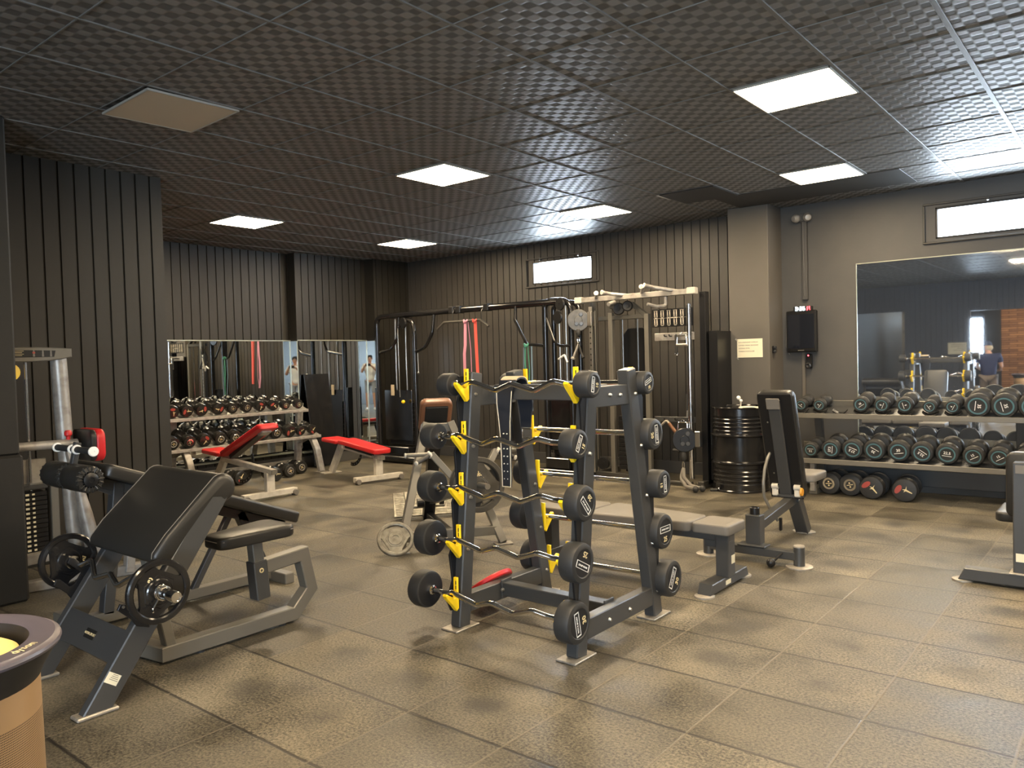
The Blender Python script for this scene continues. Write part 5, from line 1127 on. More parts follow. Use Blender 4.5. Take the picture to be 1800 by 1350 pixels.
# placard and hook rails
m_ = MB(); m_.box((-4.055, YF + .02, 1.865), (.50, .010, .200), .003, 0, (1, 0, 0), (0, 1, 0), (0, 0, 1)); pl = mk('exercise_placard', m_, M['black_metal'], ft)
m_ = MB(); yy = YF + .0142
for r_ in range(2):
    for c_ in range(6):
        x = -4.255 + .080 * c_; z = 1.908 - .088 * r_
        for dx in (-.014, .014):
            m_.cyl((x + dx, yy, z + .028), (x + dx, yy - .001, z + .028), .0065, n=8); m_.box((x + dx, yy, z + .006), (.012, .001, .030)); m_.box((x + dx - .004, yy, z - .020), (.004, .001, .024)); m_.box((x + dx + .005, yy, z - .020), (.004, .001, .024))
        m_.box((x, yy, z - .039), (.030, .001, .004)); m_.box((x, yy, z + .040), (.05, .001, .003))
m_.box((-4.055, yy, 1.864), (.46, .001, .002))
merge(m_, textmesh('DUAL CABLE CROSS', .014, (-4.055, yy, 1.864), (1, 0, 0), (0, 0, 1), th=.0006, bold=.0008)); mk('placard_print', m_, M['cream'], pl)
fbar('hook_rail', (-4.28, YF + .03, 1.655), (-3.80, YF + .03, 1.655), .02, .085, 'silver'); fbar('hook_rail', (-4.30, YF + .03, .735), (-3.80, YF + .03, .735), .02, .06, 'steel_dark')
for x, z in ((-4.13, 1.66), (-4.07, 1.66), (-3.985, 1.66), (-4.15, .735), (-4.02, .735)):
    m_ = MB(); m_.tube([(x, YF + .02, z), (x, YF - .03, z), (x, YF - .035, z + .02)], .007, 8, rad=.01); mk('hook', m_, M['black_metal'], ft)
def pulley_block(x, z):
    m_ = MB(); m_.box((x + .075, YF - .03, z), (.06, .07, .17), .006); o = mk('carriage', m_, M['brushed'], ft)
    m_ = MB(); m_.lathe([(0, -.020), (.125, -.020), (.132, -.012), (.118, -.004), (.118, .004), (.132, .012), (.125, .020), (.05, .020), (.045, .026), (0, .026)], (x - .06, YF - .09, z - .01), (.5, -.86, 0), 30); o = mk('pulley_cover', m_, M['plate_dark'] if z > 1 else M['black_metal'], ft)
    m_ = MB()
    for dx, dz in ((.03, .06), (-.02, -.05), (.03, -.05)): m_.lathe([(0, .031), (.022, .030), (.026, .020)], (x - .06 + dx, YF - .09 + dx * .5, z + dz), (.5, -.86, 0), 12)
    mk('cover_boss', m_, M['steel_dark'], o)
pulley_block(-5.17, 1.905); pulley_block(-3.82, .535)
m_ = MB(); m_.lathe([(0, -.03), (.07, -.03), (.075, -.02), (.075, .02), (.07, .03), (.03, .03), (.03, .036), (0, .036)], (-4.96, YF - .03, .20), (.2, -1, 0), 20); mk('pulley', m_, M['black_metal'], ft)
# attachments hanging on it: each a thing
def sling(name, label, parts_):
    t = thing(name, label, 'cable attachment', parts_[0][2])
    for nm, mt, _o, fn in parts_:
        m_ = MB(); fn(m_); mk(nm, m_, M[mt], t)
    return t
xh = -5.23; yh = YF - .10
def _carab(m, x, z): m.tube([V((x + .014 * math.cos(a), yh, z + .036 * math.sin(a))) for a in [2 * PI * k / 12 for k in range(12)]], .005, 6, closed=True)
sling('rope_handle', 'pair of chrome hand grips on a carabiner under the upper trainer pulley', [('stopper', 'rubber', (xh, yh, 1.76), lambda m: m.lathe([(0, .05), (.02, .05), (.028, .03), (.028, -.01), (.015, -.03), (0, -.03)], (xh, yh, 1.74), (0, 0, 1), 14)),
      ('carabiner', 'chrome', 0, lambda m: _carab(m, xh, 1.66)), ('hand_grip', 'foot', 0, lambda m: m.lathe([(.010, 0), (.013, .02), (.014, .17), (.026, .175), (.026, .195), (0, .197)], (xh, yh, 1.615), (-.42, -.1, -1), 14)), ('hand_grip', 'black_metal', 0, lambda m: m.lathe([(.010, 0), (.013, .02), (.014, .16), (.026, .165), (.026, .185), (0, .187)], (xh, yh, 1.615), (.42, -.1, -1), 14))])
sling('hook_handle', 'small white V-shaped handle hanging behind the barbell rack post', [('hand_grip', 'white', (-5.42, YF - .14, 1.46), lambda m: m.tube([(-5.50, YF - .14, 1.44), (-5.41, YF - .14, 1.49), (-5.37, YF - .14, 1.40)], .012, 8, rad=.01)), ('strap', 'black_metal', 0, lambda m: m.tube([(-5.41, YF - .14, 1.49), (-5.42, YF - .10, 1.60), (-5.40, YF - .03, 1.60)], .005, 6))])
sling('ankle_strap', 'black strap hanging from the upper hook rail of the trainer', [('strap', 'rubber', (-3.985, YF - .03, 1.66), lambda m: m.box((-3.985, YF - .035, 1.57), (.035, .012, .20), .004)), ('ring', 'chrome', 0, lambda m: m.tube([V((-3.985 + .016 * math.cos(a), YF - .035, 1.465 + .02 * math.sin(a))) for a in [2 * PI * k / 12 for k in range(12)]], .004, 6, closed=True))])
def dh(x, z): return [('frame', 'chrome', (x, YF - .04, z), lambda m: m.tube([(x - .058, YF - .05, z - .10), (x - .052, YF - .05, z), (x + .052, YF - .05, z), (x + .058, YF - .05, z - .10)], .0075, 8, rad=.02)), ('hand_grip', 'foot', 0, lambda m: m.cyl((x - .062, YF - .05, z - .10), (x + .062, YF - .05, z - .10), .015, n=14)), ('hanger', 'chrome', 0, lambda m: m.tube([V((x + .016 * math.cos(a), YF - .05, z + .012 + .018 * math.sin(a))) for a in [2 * PI * k / 12 for k in range(12)]], .004, 6, closed=True))]
sling('stirrup_handle', 'chrome stirrup handle on the upper hook rail of the trainer', dh(-3.91, 1.66)); sling('stirrup_handle', 'chrome stirrup handle on the lower hook rail of the trainer', dh(-3.92, .715))
sling('pulldown_grip', 'black upright bar standing on the lower hook rail of the trainer', [('hand_grip', 'rubber', (-3.90, YF, .87), lambda m: m.cyl((-3.885, YF, .84), (-3.88, YF, 1.02), .016, n=12)), ('shaft', 'brushed', 0, lambda m: m.cyl((-3.89, YF, .76), (-3.885, YF, .85), .011, n=10))])
sling('angled_bar', 'brown gripped angled bar hanging from the lower hook rail', [('bar', 'foot', (-4.15, YF - .03, .735), lambda m: m.tube([(-4.20, YF - .04, .66), (-4.12, YF - .04, .73), (-3.99, YF - .05, .585)], .013, 10, rad=.02)), ('hand_grip', 'brown', 0, lambda m: m.cyl((-4.09, YF - .042, .697), (-4.0, YF - .05, .597), .018, n=12)), ('strap', 'rubber', 0, lambda m: m.box((-4.0, YF - .05, .50), (.03, .02, .20), .004)), ('end_knob', 'rubber', 0, lambda m: m.cyl((-4.04, YF - .05, .40), (-3.96, YF - .05, .40), .018, n=12))])
# triceps rope from the lower pulley to the floor
t = thing('triceps_rope', 'frayed triceps rope with ball ends hanging to the floor by the oil drum', 'cable attachment', (-3.88, YF - .12, .30))
m_ = MB(); m_.lathe([(0, .05), (.02, .05), (.03, .02), (.03, -.02), (.014, -.05), (0, -.05)], (-3.88, YF - .12, .345), (0, 0, 1), 14); mk('stopper', m_, M['rubber'], t)
m_ = MB(); m_.tube([V((-3.88 + .012 * math.cos(a), YF - .13, .255 + .04 * math.sin(a))) for a in [2 * PI * k / 12 for k in range(12)]], .006, 6, closed=True); mk('carabiner', m_, M['chrome'], t)
for pts in ([(-3.88, YF - .13, .22), (-3.90, YF - .16, .12), (-3.80, YF - .24, .045), (-3.66, YF - .30, .035)], [(-3.88, YF - .13, .22), (-3.85, YF - .18, .13), (-3.76, YF - .20, .05), (-3.62, YF - .22, .035)]):
    m_ = MB(); m_.tube(pts, .019, 10, rad=.06, seg=5); mk('rope', m_, M['leather_grey'], t); m_ = MB(); m_.sphere(pts[-1], .034); mk('ball_end', m_, M['rubber'], t)
t = thing('cable_attachment', 'small dark handle lying on the floor beside the rope ball ends', 'cable attachment', (-3.52, 7.66, .02))
m_ = MB(); m_.cyl((-3.56, 7.64, .018), (-3.50, 7.68, .018), .016, n=12); mk('hand_grip', m_, M['rubber'], t); m_ = MB(); m_.sphere((-3.48, 7.69, .022), .02); mk('ring', m_, M['chrome'], t)

# ---------------------------------------------------------------- oil drum and what is on it
od = thing('oil_drum', 'glossy black ribbed oil drum in front of the column', 'drum', (-3.345, 7.93, 0))
m_ = MB(); r = .288; prof = [(0, .012), (r - .02, .012), (r - .004, 0), (r + .006, .004), (r + .006, .018), (r - .002, .026)]
for z in (.10, .145, .19, .235): prof += [(r - .002, z - .018), (r - .010, z - .008), (r - .010, z + .008), (r - .002, z + .018)]
prof += [(r - .002, .285), (r + .014, .297), (r + .016, .306), (r + .014, .315), (r - .002, .327), (r - .002, .575), (r + .014, .587), (r + .016, .596), (r + .014, .605), (r - .002, .617)]
for z in (.66, .70, .74, .78): prof += [(r - .002, z - .016), (r - .010, z - .007), (r - .010, z + .007), (r - .002, z + .016)]
prof += [(r - .002, .870), (r + .006, .876), (r + .008, .884), (r + .006, .890), (r - .006, .890), (r - .010, .878), (0, .878)]
m_.lathe(prof, (-3.345, 7.93, 0), (0, 0, 1), 56); mk('shell', m_, M['black_gloss'], od, ang=25)
m_ = MB(); m_.lathe([(0, .012), (.03, .012), (.034, 0)], (-3.25, 8.05, .878), (0, 0, 1), 16); mk('bung', m_, M['black_metal'], od)
t = thing('small_gadget', 'small white stalked gadget standing on the oil drum lid', 'gadget', (-3.27, 7.78, .878))
m_ = MB(); m_.cyl((-3.27, 7.78, .878), (-3.265, 7.78, .955), .008, n=10); m_.lathe([(0, 0), (.025, 0), (.02, .012), (0, .014)], (-3.27, 7.78, .878), (0, 0, 1), 14); mk('stem', m_, M['white_paint'], t)
m_ = MB(); m_.sphere((-3.29, 7.78, .985), .022); m_.sphere((-3.262, 7.775, .955), .017); mk('bulb', m_, M['white'], t)
m_ = MB(); m_.tube([(-3.26, 7.74, .886), (-3.19, 7.73, .888), (-3.12, 7.76, .887), (-3.08, 7.80, .886)], [.012, .016, .013, .010], 8)
single('cloth_strip', m_, M['paper'], 'crumpled pale cloth strip on the oil drum lid', 'cloth', (-3.17, 7.75, .878))

# ---------------------------------------------------------------- wall fittings by the television
rn = thing('paper_notice', 'cream printed notice on the rear dark wall, seen reversed in the large mirror', 'notice', (-3.53, YR + .004, 1.44))
m_ = MB(); m_.box((-3.53, YR + .004, 1.44), (.40, .003, .28)); mk('sheet', m_, M['paper'], rn)
m_ = MB()
for k, s_ in enumerate(('KULLANDIGINIZ AGIRLIGI', 'LÜTFEN YERINE BIRAKINIZ', 'DÜZENLI SPOR', 'YAPMAK FAYDALIDIR')): merge(m_, textmesh(s_, .026, (-3.355, YR + .0062, 1.53 - .045 * k), (-1, 0, 0), (0, 0, 1), 'LEFT', th=.0004, bold=.0003))
mk('print', m_, M['ink'], rn)
nt = thing('paper_notice', 'cream paper notice with four printed lines taped to the column', 'notice', (-3.35, CY - .004, 1.50))
m_ = MB(); m_.box((-3.349, CY - .0035, 1.503), (.287, .003, .203)); mk('sheet', m_, M['paper'], nt)
m_ = MB()
for k, s_ in enumerate(('KULLANDIGINIZ AGIRLIGI', 'LÜTFEN YERINE BIRAKINIZ', 'DÜZENLI SPOR', 'YAPMAK FAYDALIDIR')): merge(m_, textmesh(s_, .0185, (-3.475, CY - .0054, 1.567 - .033 * k), (1, 0, 0), (0, 0, 1), 'LEFT', th=.0004, bold=.0002))
mk('print', m_, M['ink'], nt)
m_ = MB(); m_.box((-3.498, CY - .0030, 1.598), (.035, .004, .016), 0, 0, (.8, 0, -.6), (0, 1, 0), (.6, 0, .8)); m_.box((-3.487, CY - .0030, 1.393), (.03, .004, .014), 0, 0, (.5, 0, -.85), (0, 1, 0), (.85, 0, .5)); mk('tape', m_, M['foot'], nt)
tv = thing('television', 'small dark screen mounted on the wall under the digital clock', 'television', (-2.89, YB - .08, 1.66))
ex = V((.985, -.17, 0)); ey = V((.17, .985, 0)); tc = V((-2.89, YB - .085, 1.668))
m_ = MB(); m_.box(tc, (.345, .05, .45), .010, 0, ex, ey); mk('casing', m_, M['black_metal'], tv)
m_ = MB(); m_.box(tc - ey * .0255, (.305, .003, .37), .001, 0, ex, ey); mk('screen', m_, M['screen'], tv)
m_ = MB(); m_.box(tc - ey * .026 - V((0, 0, .205)), (.07, .002, .010), 0, 0, ex, ey); mk('badge', m_, M['brushed'], tv)
m_ = MB(); m_.box(tc + ey * .045, (.12, .06, .12), .006, 0, ex, ey); mk('wall_bracket', m_, M['black_metal'], tv)
m_ = MB(); m_.tube([tc + ex * -.178 + V((0, 0, .18)), tc + ex * -.185 + V((0, 0, -.05)), tc + ex * -.19 + V((0, 0, -.15)), tc + ex * -.15 + V((0, 0, -.245))], .004, 6, rad=.05); mk('power_cord', m_, M['leather_grey'], tv)
dc = thing('digital_clock', 'digital clock showing 3:36 in white with small red digits', 'clock', (-2.88, YB - .06, 1.92))
m_ = MB(); m_.box((-2.88, YB - .06, 1.915), (.20, .03, .05), .004); mk('housing', m_, M['dark'], dc)
# seven-segment digits
SEG = {'3': 'abgcd', '6': 'afgedc', '2': 'abged', '0': 'abcdef', '7': 'abc'}
def seg(m, ch, x, z, w, h, t_):
    S = {'a': (0, h, w, t_), 'g': (0, 0, w, t_), 'd': (0, -h, w, t_), 'b': (w / 2, h / 2, t_, h), 'c': (w / 2, -h / 2, t_, h), 'f': (-w / 2, h / 2, t_, h), 'e': (-w / 2, -h / 2, t_, h)}
    for k in SEG[ch]: a = S[k]; m.box((x + a[0], YB - .0765, z + a[1]), (a[2], .002, a[3]))
m_ = MB()
for ch, x in (('3', -2.950), ('3', -2.905), ('6', -2.870)): seg(m_, ch, x, 1.916, .020, .018, .006)
for z in (1.908, 1.924): m_.box((-2.928, YB - .0765, z), (.005, .002, .005))
mk('time_digits', m_, M['led_white'], dc)
m_ = MB()
for ch, x, z in (('2', -2.832, 1.927), ('0', -2.810, 1.927), ('2', -2.832, 1.904), ('7', -2.810, 1.904)): seg(m_, ch, x, z, .010, .008, .0035)
mk('small_digits', m_, M['led_red'], dc)
m_ = MB(); m_.box((-2.865, YB - .025, 2.44), (.055, .05, .86), .006); m_.cyl((-2.865, YB - .055, 2.05), (-2.875, YB - .055, 2.85), .008, n=8)
single('cable_conduit', m_, M['wall'], 'painted cable conduit running up the wall above the television', 'conduit', (-2.865, YB - .02, 2.4))
m_ = MB(); m_.box((-2.90, YB - .012, 1.17), (.035, .024, .56), .004)
single('cable_conduit', m_, M['column'], 'thin painted conduit running down the wall below the television', 'conduit', (-2.90, YB - .02, 1.2))
ss = thing('alarm_sensor', 'pair of scuffed white sensor lamps on the wall near the ceiling', 'sensor', (-2.88, YB - .05, 2.90))
m_ = MB(); m_.box((-2.875, YB - .03, 2.90), (.07, .06, .09), .008); mk('junction_box', m_, M['wall'], ss)
for s in (-1, 1):
    m_ = MB(); m_.lathe([(0, .05), (.030, .045), (.045, .02), (.047, 0), (.04, -.02), (0, -.03)], (-2.875 + s * .058, YB - .075, 2.895), (s * .5, -.86, -.2), 18); mk('lamp_head', m_, M['silver'], ss)
ps = thing('power_strip', 'black power strip with a red light hanging under the television', 'power strip', (-2.83, YB - .03, 1.33))
m_ = MB(); m_.box((-2.835, YB - .025, 1.345), (.06, .05, .16), .012); m_.lathe([(.032, 0), (.032, .03), (.02, .034), (0, .02)], (-2.835, YB - .045, 1.295), (0, -1, 0), 16); mk('body', m_, M['black_metal'], ps)
m_ = MB(); m_.sphere((-2.838, YB - .052, 1.405), .008); mk('indicator', m_, M['led_red'], ps)
so = thing('wall_socket', 'black wall socket box on the edge of the column', 'socket', (CX[1] + .01, CY + .10, 1.48))
m_ = MB(); m_.box((CX[1] + .018, CY + .09, 1.482), (.036, .05, .075), .006); mk('body', m_, M['black_metal'], so)
m_ = MB(); m_.lathe([(.016, 0), (.016, .02), (.008, .022), (0, .012)], (CX[1] + .03, CY + .075, 1.505), (.5, -.86, 0), 12); m_.lathe([(.016, 0), (.016, .02), (.008, .022), (0, .012)], (CX[1] + .03, CY + .075, 1.46), (.5, -.86, 0), 12); mk('socket_face', m_, M['dark'], so)
# ---------------------------------------------------------------- air purifier in the near left corner
AC = V((-1.700, .412, 0))
ap = thing('air_purifier', 'gold mesh air purifier with a dark dished top at the lower left corner', 'air purifier', tuple(AC))
ZA = .945
m_ = MB(); m_.lathe([(.147, ZA - .003), (.154, ZA), (.190, ZA + .001), (.193, ZA - .002), (.199, ZA - .004), (.201, ZA - .009), (.199, ZA - .014)], AC, (0, 0, 1), 72); mk('top_dish', m_, M['purple_grey'], ap)
m_ = MB(); m_.lathe([(.1995, ZA - .013), (.190, ZA - .024), (.172, ZA - .055), (.164, ZA - .074), (.158, ZA - .080)], AC, (0, 0, 1), 72); mk('shaded_underside', m_, M['dark'], ap)  # near-black colour stands in for the shade below the rim
m_ = MB(); m_.lathe([(.134, ZA - .06), (.141, ZA - .035), (.147, ZA - .003)], AC, (0, 0, 1), 64); mk('inner_ring', m_, M['dark'], ap)
m_ = MB(); m_.lathe([(0, ZA - .004), (.06, ZA - .006), (.110, ZA - .014), (.130, ZA - .026), (.136, ZA - .055)], AC, (0, 0, 1), 64); mk('gold_cone', m_, M['gold_lit'], ap)
an_ = 0.6030; rd = V((math.cos(an_), math.sin(an_), 0)); tg = V((-math.sin(an_), math.cos(an_), 0))
mk('name_print', textmesh('dyson', .024, AC + rd * .172 + V((0, 0, ZA + .0022)), tg, -rd, th=.0003), M['gold_print'], ap)
# collar with its slanted lower edge and perforated body
def cone_r(z): return .163 + .012 * (ZA - .10 - z)
m_ = MB(); R = []
for z in (ZA - .075, ZA - .10, ZA - .135): R.append([AC + V((cone_r(z) * math.cos(2 * PI * k / 64), cone_r(z) * math.sin(2 * PI * k / 64), z)) for k in range(64)])
m_.rings(R, False); mk('collar', m_, M['gold_anod'], ap)
def mesh_mat():
    m = bpy.data.materials.new('perforated_gold'); m.use_nodes = True; nt_ = m.node_tree; N = nt_.nodes; L = nt_.links; b = N['Principled BSDF']
    tc_ = N.new('ShaderNodeTexCoord'); sp = N.new('ShaderNodeSeparateXYZ'); L.new(tc_.outputs['Object'], sp.inputs[0])
    def mth(op, a, c=None):
        n = N.new('ShaderNodeMath'); n.operation = op
        for i, q in enumerate((a, c)):
            if q is None: continue
            if isinstance(q, (int, float)): n.inputs[i].default_value = q
            else: L.new(q, n.inputs[i])
        return n.outputs[0]
    an = mth('MULTIPLY', mth('ARCTAN2', sp.outputs[1], sp.outputs[0]), 360); zz = mth('MULTIPLY', sp.outputs[2], 2 * PI / .0042)
    s = mth('MULTIPLY', mth('SINE', mth('MULTIPLY', an, .5)), mth('SINE', mth('MULTIPLY', zz, .5)))
    h = mth('GREATER_THAN', mth('ABSOLUTE', s), .52)
    mx = N.new('ShaderNodeMix'); mx.data_type = 'RGBA'; L.new(h, mx.inputs[0]); mx.inputs[6].default_value = (.55, .36, .19, 1); mx.inputs[7].default_value = (.045, .027, .015, 1)
    L.new(mx.outputs[2], b.inputs['Base Color']); b.inputs['Roughness'].default_value = .42
    mt = mth('MULTIPLY', mth('SUBTRACT', 1, h), .6); L.new(mt, b.inputs['Metallic']); return m
M['mesh_gold'] = mesh_mat()
m_ = MB(); R = []
for z in (ZA - .135, ZA - .4, ZA - .6, .20): R.append([AC + V((cone_r(z) * math.cos(2 * PI * k / 64), cone_r(z) * math.sin(2 * PI * k / 64), z)) for k in range(64)])
m_.rings(R, False); mk('perforated_body', m_, M['mesh_gold'], ap)
m_ = MB(); m_.lathe([(0, .14), (.150, .14), (.172, .17), (.170, .205), (0, .205)], AC, (0, 0, 1), 48); mk('base_ring', m_, M['purple_grey'], ap)
for k in range(4):
    a = PI / 4 + PI / 2 * k; m_ = MB(); m_.tube([AC + V((.10 * math.cos(a), .10 * math.sin(a), .15)), AC + V((.17 * math.cos(a), .17 * math.sin(a), .006))], .012, 10); mk('leg', m_, M['gold_anod'], ap)

# ---------------------------------------------------------------- the two people (seen in the mirrors)
def skin(name, verts, edges, radii, mt, par, sub=2, root=0):
    me = bpy.data.meshes.new(name); me.from_pydata([tuple(v) for v in verts], edges, []); o = bpy.data.objects.new(name, me); C.objects.link(o)
    md = o.modifiers.new('s', 'SKIN'); md.use_smooth_shade = True
    for i, r in enumerate(radii):
        sv = me.skin_vertices[0].data[i]; sv.radius = r if isinstance(r, tuple) else (r, r); sv.use_root = (i == root)
    sb_ = o.modifiers.new('d', 'SUBSURF'); sb_.levels = sub; sb_.render_levels = sub
    dg = bpy.context.evaluated_depsgraph_get(); m2 = bpy.data.meshes.new_from_object(o.evaluated_get(dg)); bpy.data.objects.remove(o)
    org = ORG[par.name]
    for v in m2.vertices: v.co -= org
    m2.materials.clear(); m2.materials.append(mt); m2.polygons.foreach_set('use_smooth', [True] * len(m2.polygons))
    q = bpy.data.objects.new(name, m2); C.objects.link(q); q.parent = par; ORG[q.name] = org; return q
def person(label, loc, fwd, h, pose, mats, group=None, cap=None):
    """pose: dict of joint positions in body frame (x right, y forward, z up) for a 1.75 m body"""
    t = thing('person', label, 'person', tuple(loc)); k = h / 1.75; f = unit(fwd); rgt = V((f.y, -f.x, 0)); L0 = V(loc)
    W = lambda p: L0 + (rgt * p[0] + f * p[1] + V((0, 0, 1)) * p[2]) * k
    J = pose; vs = []; es = []; rs = []
    def add(p, r, par=None):
        vs.append(W(p)); rs.append(tuple(q * k for q in r) if isinstance(r, tuple) else r * k)
        if par is not None: es.append((par, len(vs) - 1))
        return len(vs) - 1
    pel = add(J['pelvis'], .10); ab = add(J['abdomen'], .095, pel); ch = add(J['chest'], .10, ab); nb = add(J['neckbase'], .07, ch); nk = add(J['neck'], .055, nb)
    hd = J['head']; h1 = add((hd[0], hd[1] - .005, hd[2] - .06), (.062, .072), nk); h2 = add((hd[0], hd[1], hd[2] + .03), (.074, .092), h1); add((hd[0], hd[1] - .01, hd[2] + .085), (.055, .070), h2)
    hands = []
    for s in ('L', 'R'):
        sh = add(J['sh' + s], .062, ch); el = add(J['el' + s], .043, sh); wr = add(J['wr' + s], .029, el); hn = add(J['ha' + s], (.034, .018), wr)
        hip = add(J['hip' + s], .085, pel); kn = add(J['kn' + s], .062, hip); cf = add(tuple(a * .65 + b * .35 for a, b in zip(J['kn' + s], J['an' + s])), .060, kn); an = add(J['an' + s], .038, cf); he = add((J['an' + s][0], J['an' + s][1] + .03, .035), .036, an); add((J['an' + s][0] * 1.1, J['an' + s][1] + .17, .025), (.042, .024), he)
    body = skin('body', vs, es, rs, mats['skin'], t)
    # fingers and thumb
    for s in ('L', 'R'):
        w_, h_ = V(J['wr' + s]), V(J['ha' + s]); d = (h_ - w_).normalized(); pn_ = V(J['palm' + s]).normalized(); sd = d.cross(pn_)
        for i in range(4):
            b0 = h_ + sd * (.030 - .020 * i) + d * .02; ln = (.070, .078, .072, .056)[i]; fv = []; 
            pts = [b0, b0 + d * ln * .45 + pn_ * .006, b0 + d * ln * .72 + pn_ * .024, b0 + d * ln * .86 + pn_ * .045]
            q = skin('finger', [W(p) for p in pts], [(0, 1), (1, 2), (2, 3)], [.0095 * k, .009 * k, .0085 * k, .007 * k], mats['skin'], body, 1)
        b0 = h_ + sd * .030 - d * .015; pts = [b0, b0 + sd * .022 + d * .012 + pn_ * .012, b0 + sd * .026 + d * .036 + pn_ * .026]
        skin('thumb', [W(p) for p in pts], [(0, 1), (1, 2)], [.012 * k, .010 * k, .008 * k], mats['skin'], body, 1)
    # face
    hf = V(J['face']).normalized(); hr = V((hf.y, -hf.x, 0)); hc = V(hd)
    m_ = MB(); m_.tube([W(hc + hf * .088 + V((0, 0, .030))), W(hc + hf * .112 + V((0, 0, -.012))), W(hc + hf * .090 + V((0, 0, -.020)))], [.009 * k, .015 * k, .010 * k], 8); mk('nose', m_, mats['skin'], body)
    for s in (-1, 1):
        m_ = MB(); m_.sphere(W(hc + hf * .082 + hr * s * .032 + V((0, 0, .022))), .012 * k, sc=(1, 1, .7)); mk('eye', m_, M['white'], body)
        m_ = MB(); m_.sphere(W(hc + hf * .091 + hr * s * .032 + V((0, 0, .022))), .006 * k); mk('pupil', m_, M['hair'], body)
        m_ = MB(); m_.tube([W(hc + hf * .088 + hr * s * .018 + V((0, 0, .045))), W(hc + hf * .080 + hr * s * .048 + V((0, 0, .045)))], .005 * k, 6); mk('eyebrow', m_, M['hair'], body)
        m_ = MB(); m_.sphere(W(hc + hr * s * .076 - hf * .008), .024 * k, sc=(.6, .6, 1.2)); mk('ear', m_, mats['skin'], body)
    m_ = MB(); m_.tube([W(hc + hf * .083 - hr * .024 + V((0, 0, -.050))), W(hc + hf * .092 + V((0, 0, -.052))), W(hc + hf * .083 + hr * .024 + V((0, 0, -.050)))], .006 * k, 6); mk('mouth', m_, M['red_print'], body)
    # clothes follow the limbs
    vs, es, rs = [], [], []
    e = .016
    pel = add((J['pelvis'][0], J['pelvis'][1], J['pelvis'][2] - .06), (.172, .138)); ab = add(J['abdomen'], (.165, .13), pel); ch = add(J['chest'], (.178, .132), ab); add(J['neckbase'], (.10, .085), ch)
    for s in ('L', 'R'):
        a, b = V(J['sh' + s]), V(J['el' + s]); sh = add(a, .078, ch); add(a.lerp(b, .55), .066, sh); add(a.lerp(b, .62), .064, len(vs) - 1)
    skin('shirt', vs, es, rs, mats['shirt'], t)
    vs, es, rs = [], [], []
    pel = add((J['pelvis'][0], J['pelvis'][1], J['pelvis'][2] + .04), (.155, .125))
    for s in ('L', 'R'):
        a, b, c_ = V(J['hip' + s]), V(J['kn' + s]), V(J['an' + s]); i = add(a, .112, pel)
        if mats.get('long'): i = add(b, .080, i); add(b.lerp(c_, .93), .062, i)
        else: i = add(a.lerp(b, .6), .095, i); add(a.lerp(b, .97), .088, i)
    skin('trousers' if mats.get('long') else 'shorts', vs, es, rs, mats['legs'], t)
    for s in ('L', 'R'):
        a = V(J['an' + s]); m_ = MB(); P0 = [W((a.x, a.y - .05, .045)), W((a.x, a.y + .0, .05)), W((a.x * 1.05, a.y + .10, .042)), W((a.x * 1.1, a.y + .20, .034))]; m_.tube(P0, [.038 * k, .048 * k, .046 * k, .030 * k], 12); mk('shoe', m_, mats['shoe'], t)
    if cap:
        m_ = MB(); cf_ = hf; c0 = W(hc + V((0, 0, .045)))
        prof_ = [(0, .105), (.04, .100), (.075, .075), (.095, .035), (.099, 0), (.094, -.004)]; m_.lathe([(a * k, b * k) for a, b in prof_], c0, (0, 0, 1), 24); cp = mk('cap', m_, M['cap'], t)
        cw = (rgt * cf_.x + f * cf_.y).normalized(); cr = V((cw.y, -cw.x, 0)); m_ = MB(); m_.prism([(-.075, .06), (.075, .06), (.070, .13), (.04, .165), (-.04, .165), (-.070, .13)], c0 + V((0, 0, .002)), cr * k, cw * k, (0, 0, 1), .008, .002); mk('cap_brim', m_, M['cap'], cp)
        m_ = MB(); m_.sphere(W(hc + V((0, 0, -.01)) - hf * .03), .085 * k, sc=(1, 1, .9)); mk('hair', m_, M['suede'], t)
    else:
        m_ = MB(); m_.sphere(W(hc - hf * .022 + V((0, 0, .048))), .094 * k, sc=(.92, 1.0, .88)); mk('hair', m_, M['hair'], t)
    return t
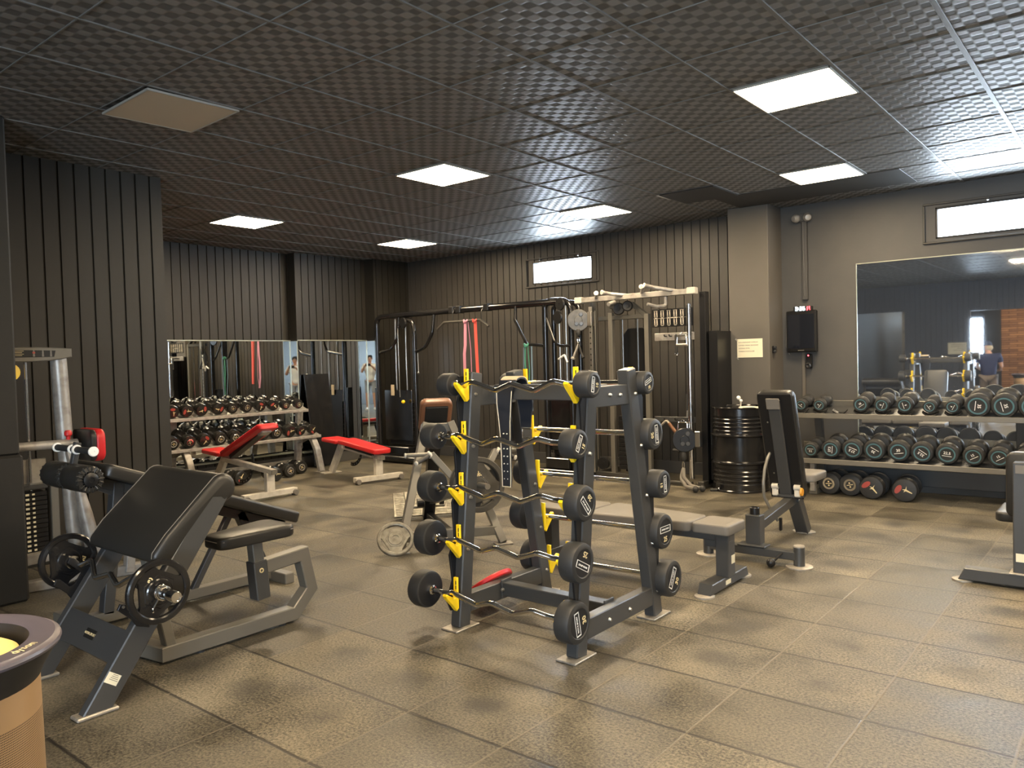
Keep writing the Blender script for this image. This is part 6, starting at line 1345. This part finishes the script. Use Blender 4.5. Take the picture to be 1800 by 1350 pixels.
base = dict(pelvis=(0, 0, .95), abdomen=(0, 0, 1.10), chest=(0, -.005, 1.30), neckbase=(0, -.01, 1.44), neck=(0, .005, 1.51), head=(0, .03, 1.61), face=(0, 1, 0),
            shL=(-.19, 0, 1.41), shR=(.19, 0, 1.41), hipL=(-.09, 0, .90), hipR=(.09, 0, .90), knL=(-.11, .02, .50), knR=(.11, .02, .50), anL=(-.12, -.02, .085), anR=(.12, -.02, .085))
pA = dict(base); pA.update(elL=(-.25, .12, 1.20), elR=(.25, .12, 1.20), wrL=(-.105, .335, 1.395), wrR=(.105, .335, 1.395), haL=(-.085, .385, 1.425), haR=(.085, .385, 1.425), palmL=(1, .1, 0), palmR=(-1, .1, 0))
fw = V((_f.x, _f.y, 0)).normalized(); side = V((fw.y, -fw.x, 0))
pl_ = V((0, 0, 0)) - fw * .50
person('person in white T-shirt and grey shorts holding up a phone, seen in the corner mirrors', pl_, fw, 1.75, pA, dict(skin=M['skin'], shirt=M['shirt_white'], legs=M['shorts'], shoe=M['white_paint']))
t = thing('phone', 'dark phone held up by the person in the white T-shirt', 'phone', (0, 0, 1.43))
m_ = MB(); m_.box(V((0, 0, 1.425)) - _f * .036 - _r * .02, (.158, .009, .076), .003, 0, _r, _f, _u); mk('casing', m_, M['black_metal'], t)
m_ = MB(); m_.box(V((0, 0, 1.425)) - _f * .041 - _r * .02, (.150, .001, .070), 0, 0, _r, _f, _u); mk('screen', m_, M['screen'], t)
pB = dict(base); pB.update(elL=(-.24, .10, 1.16), elR=(.24, .10, 1.16), wrL=(-.18, .30, 1.08), wrR=(.18, .30, 1.08), haL=(-.165, .37, 1.08), haR=(.165, .37, 1.08), palmL=(0, 0, -1), palmR=(0, 0, -1), face=(1, .25, 0), chest=(0, .03, 1.30), neckbase=(0, .04, 1.44), neck=(.01, .06, 1.51), head=(.03, .08, 1.60), shL=(-.20, .03, 1.41), shR=(.20, .03, 1.41))
person('person in a navy shirt and dark cap seen from behind in the large mirror', V((-2.50, -1.35, 0)), (0, -1, 0), 1.58, pB, dict(skin=M['skin'], shirt=M['navy'], legs=M['trousers'], shoe=M['black_metal'], long=True), cap=True)
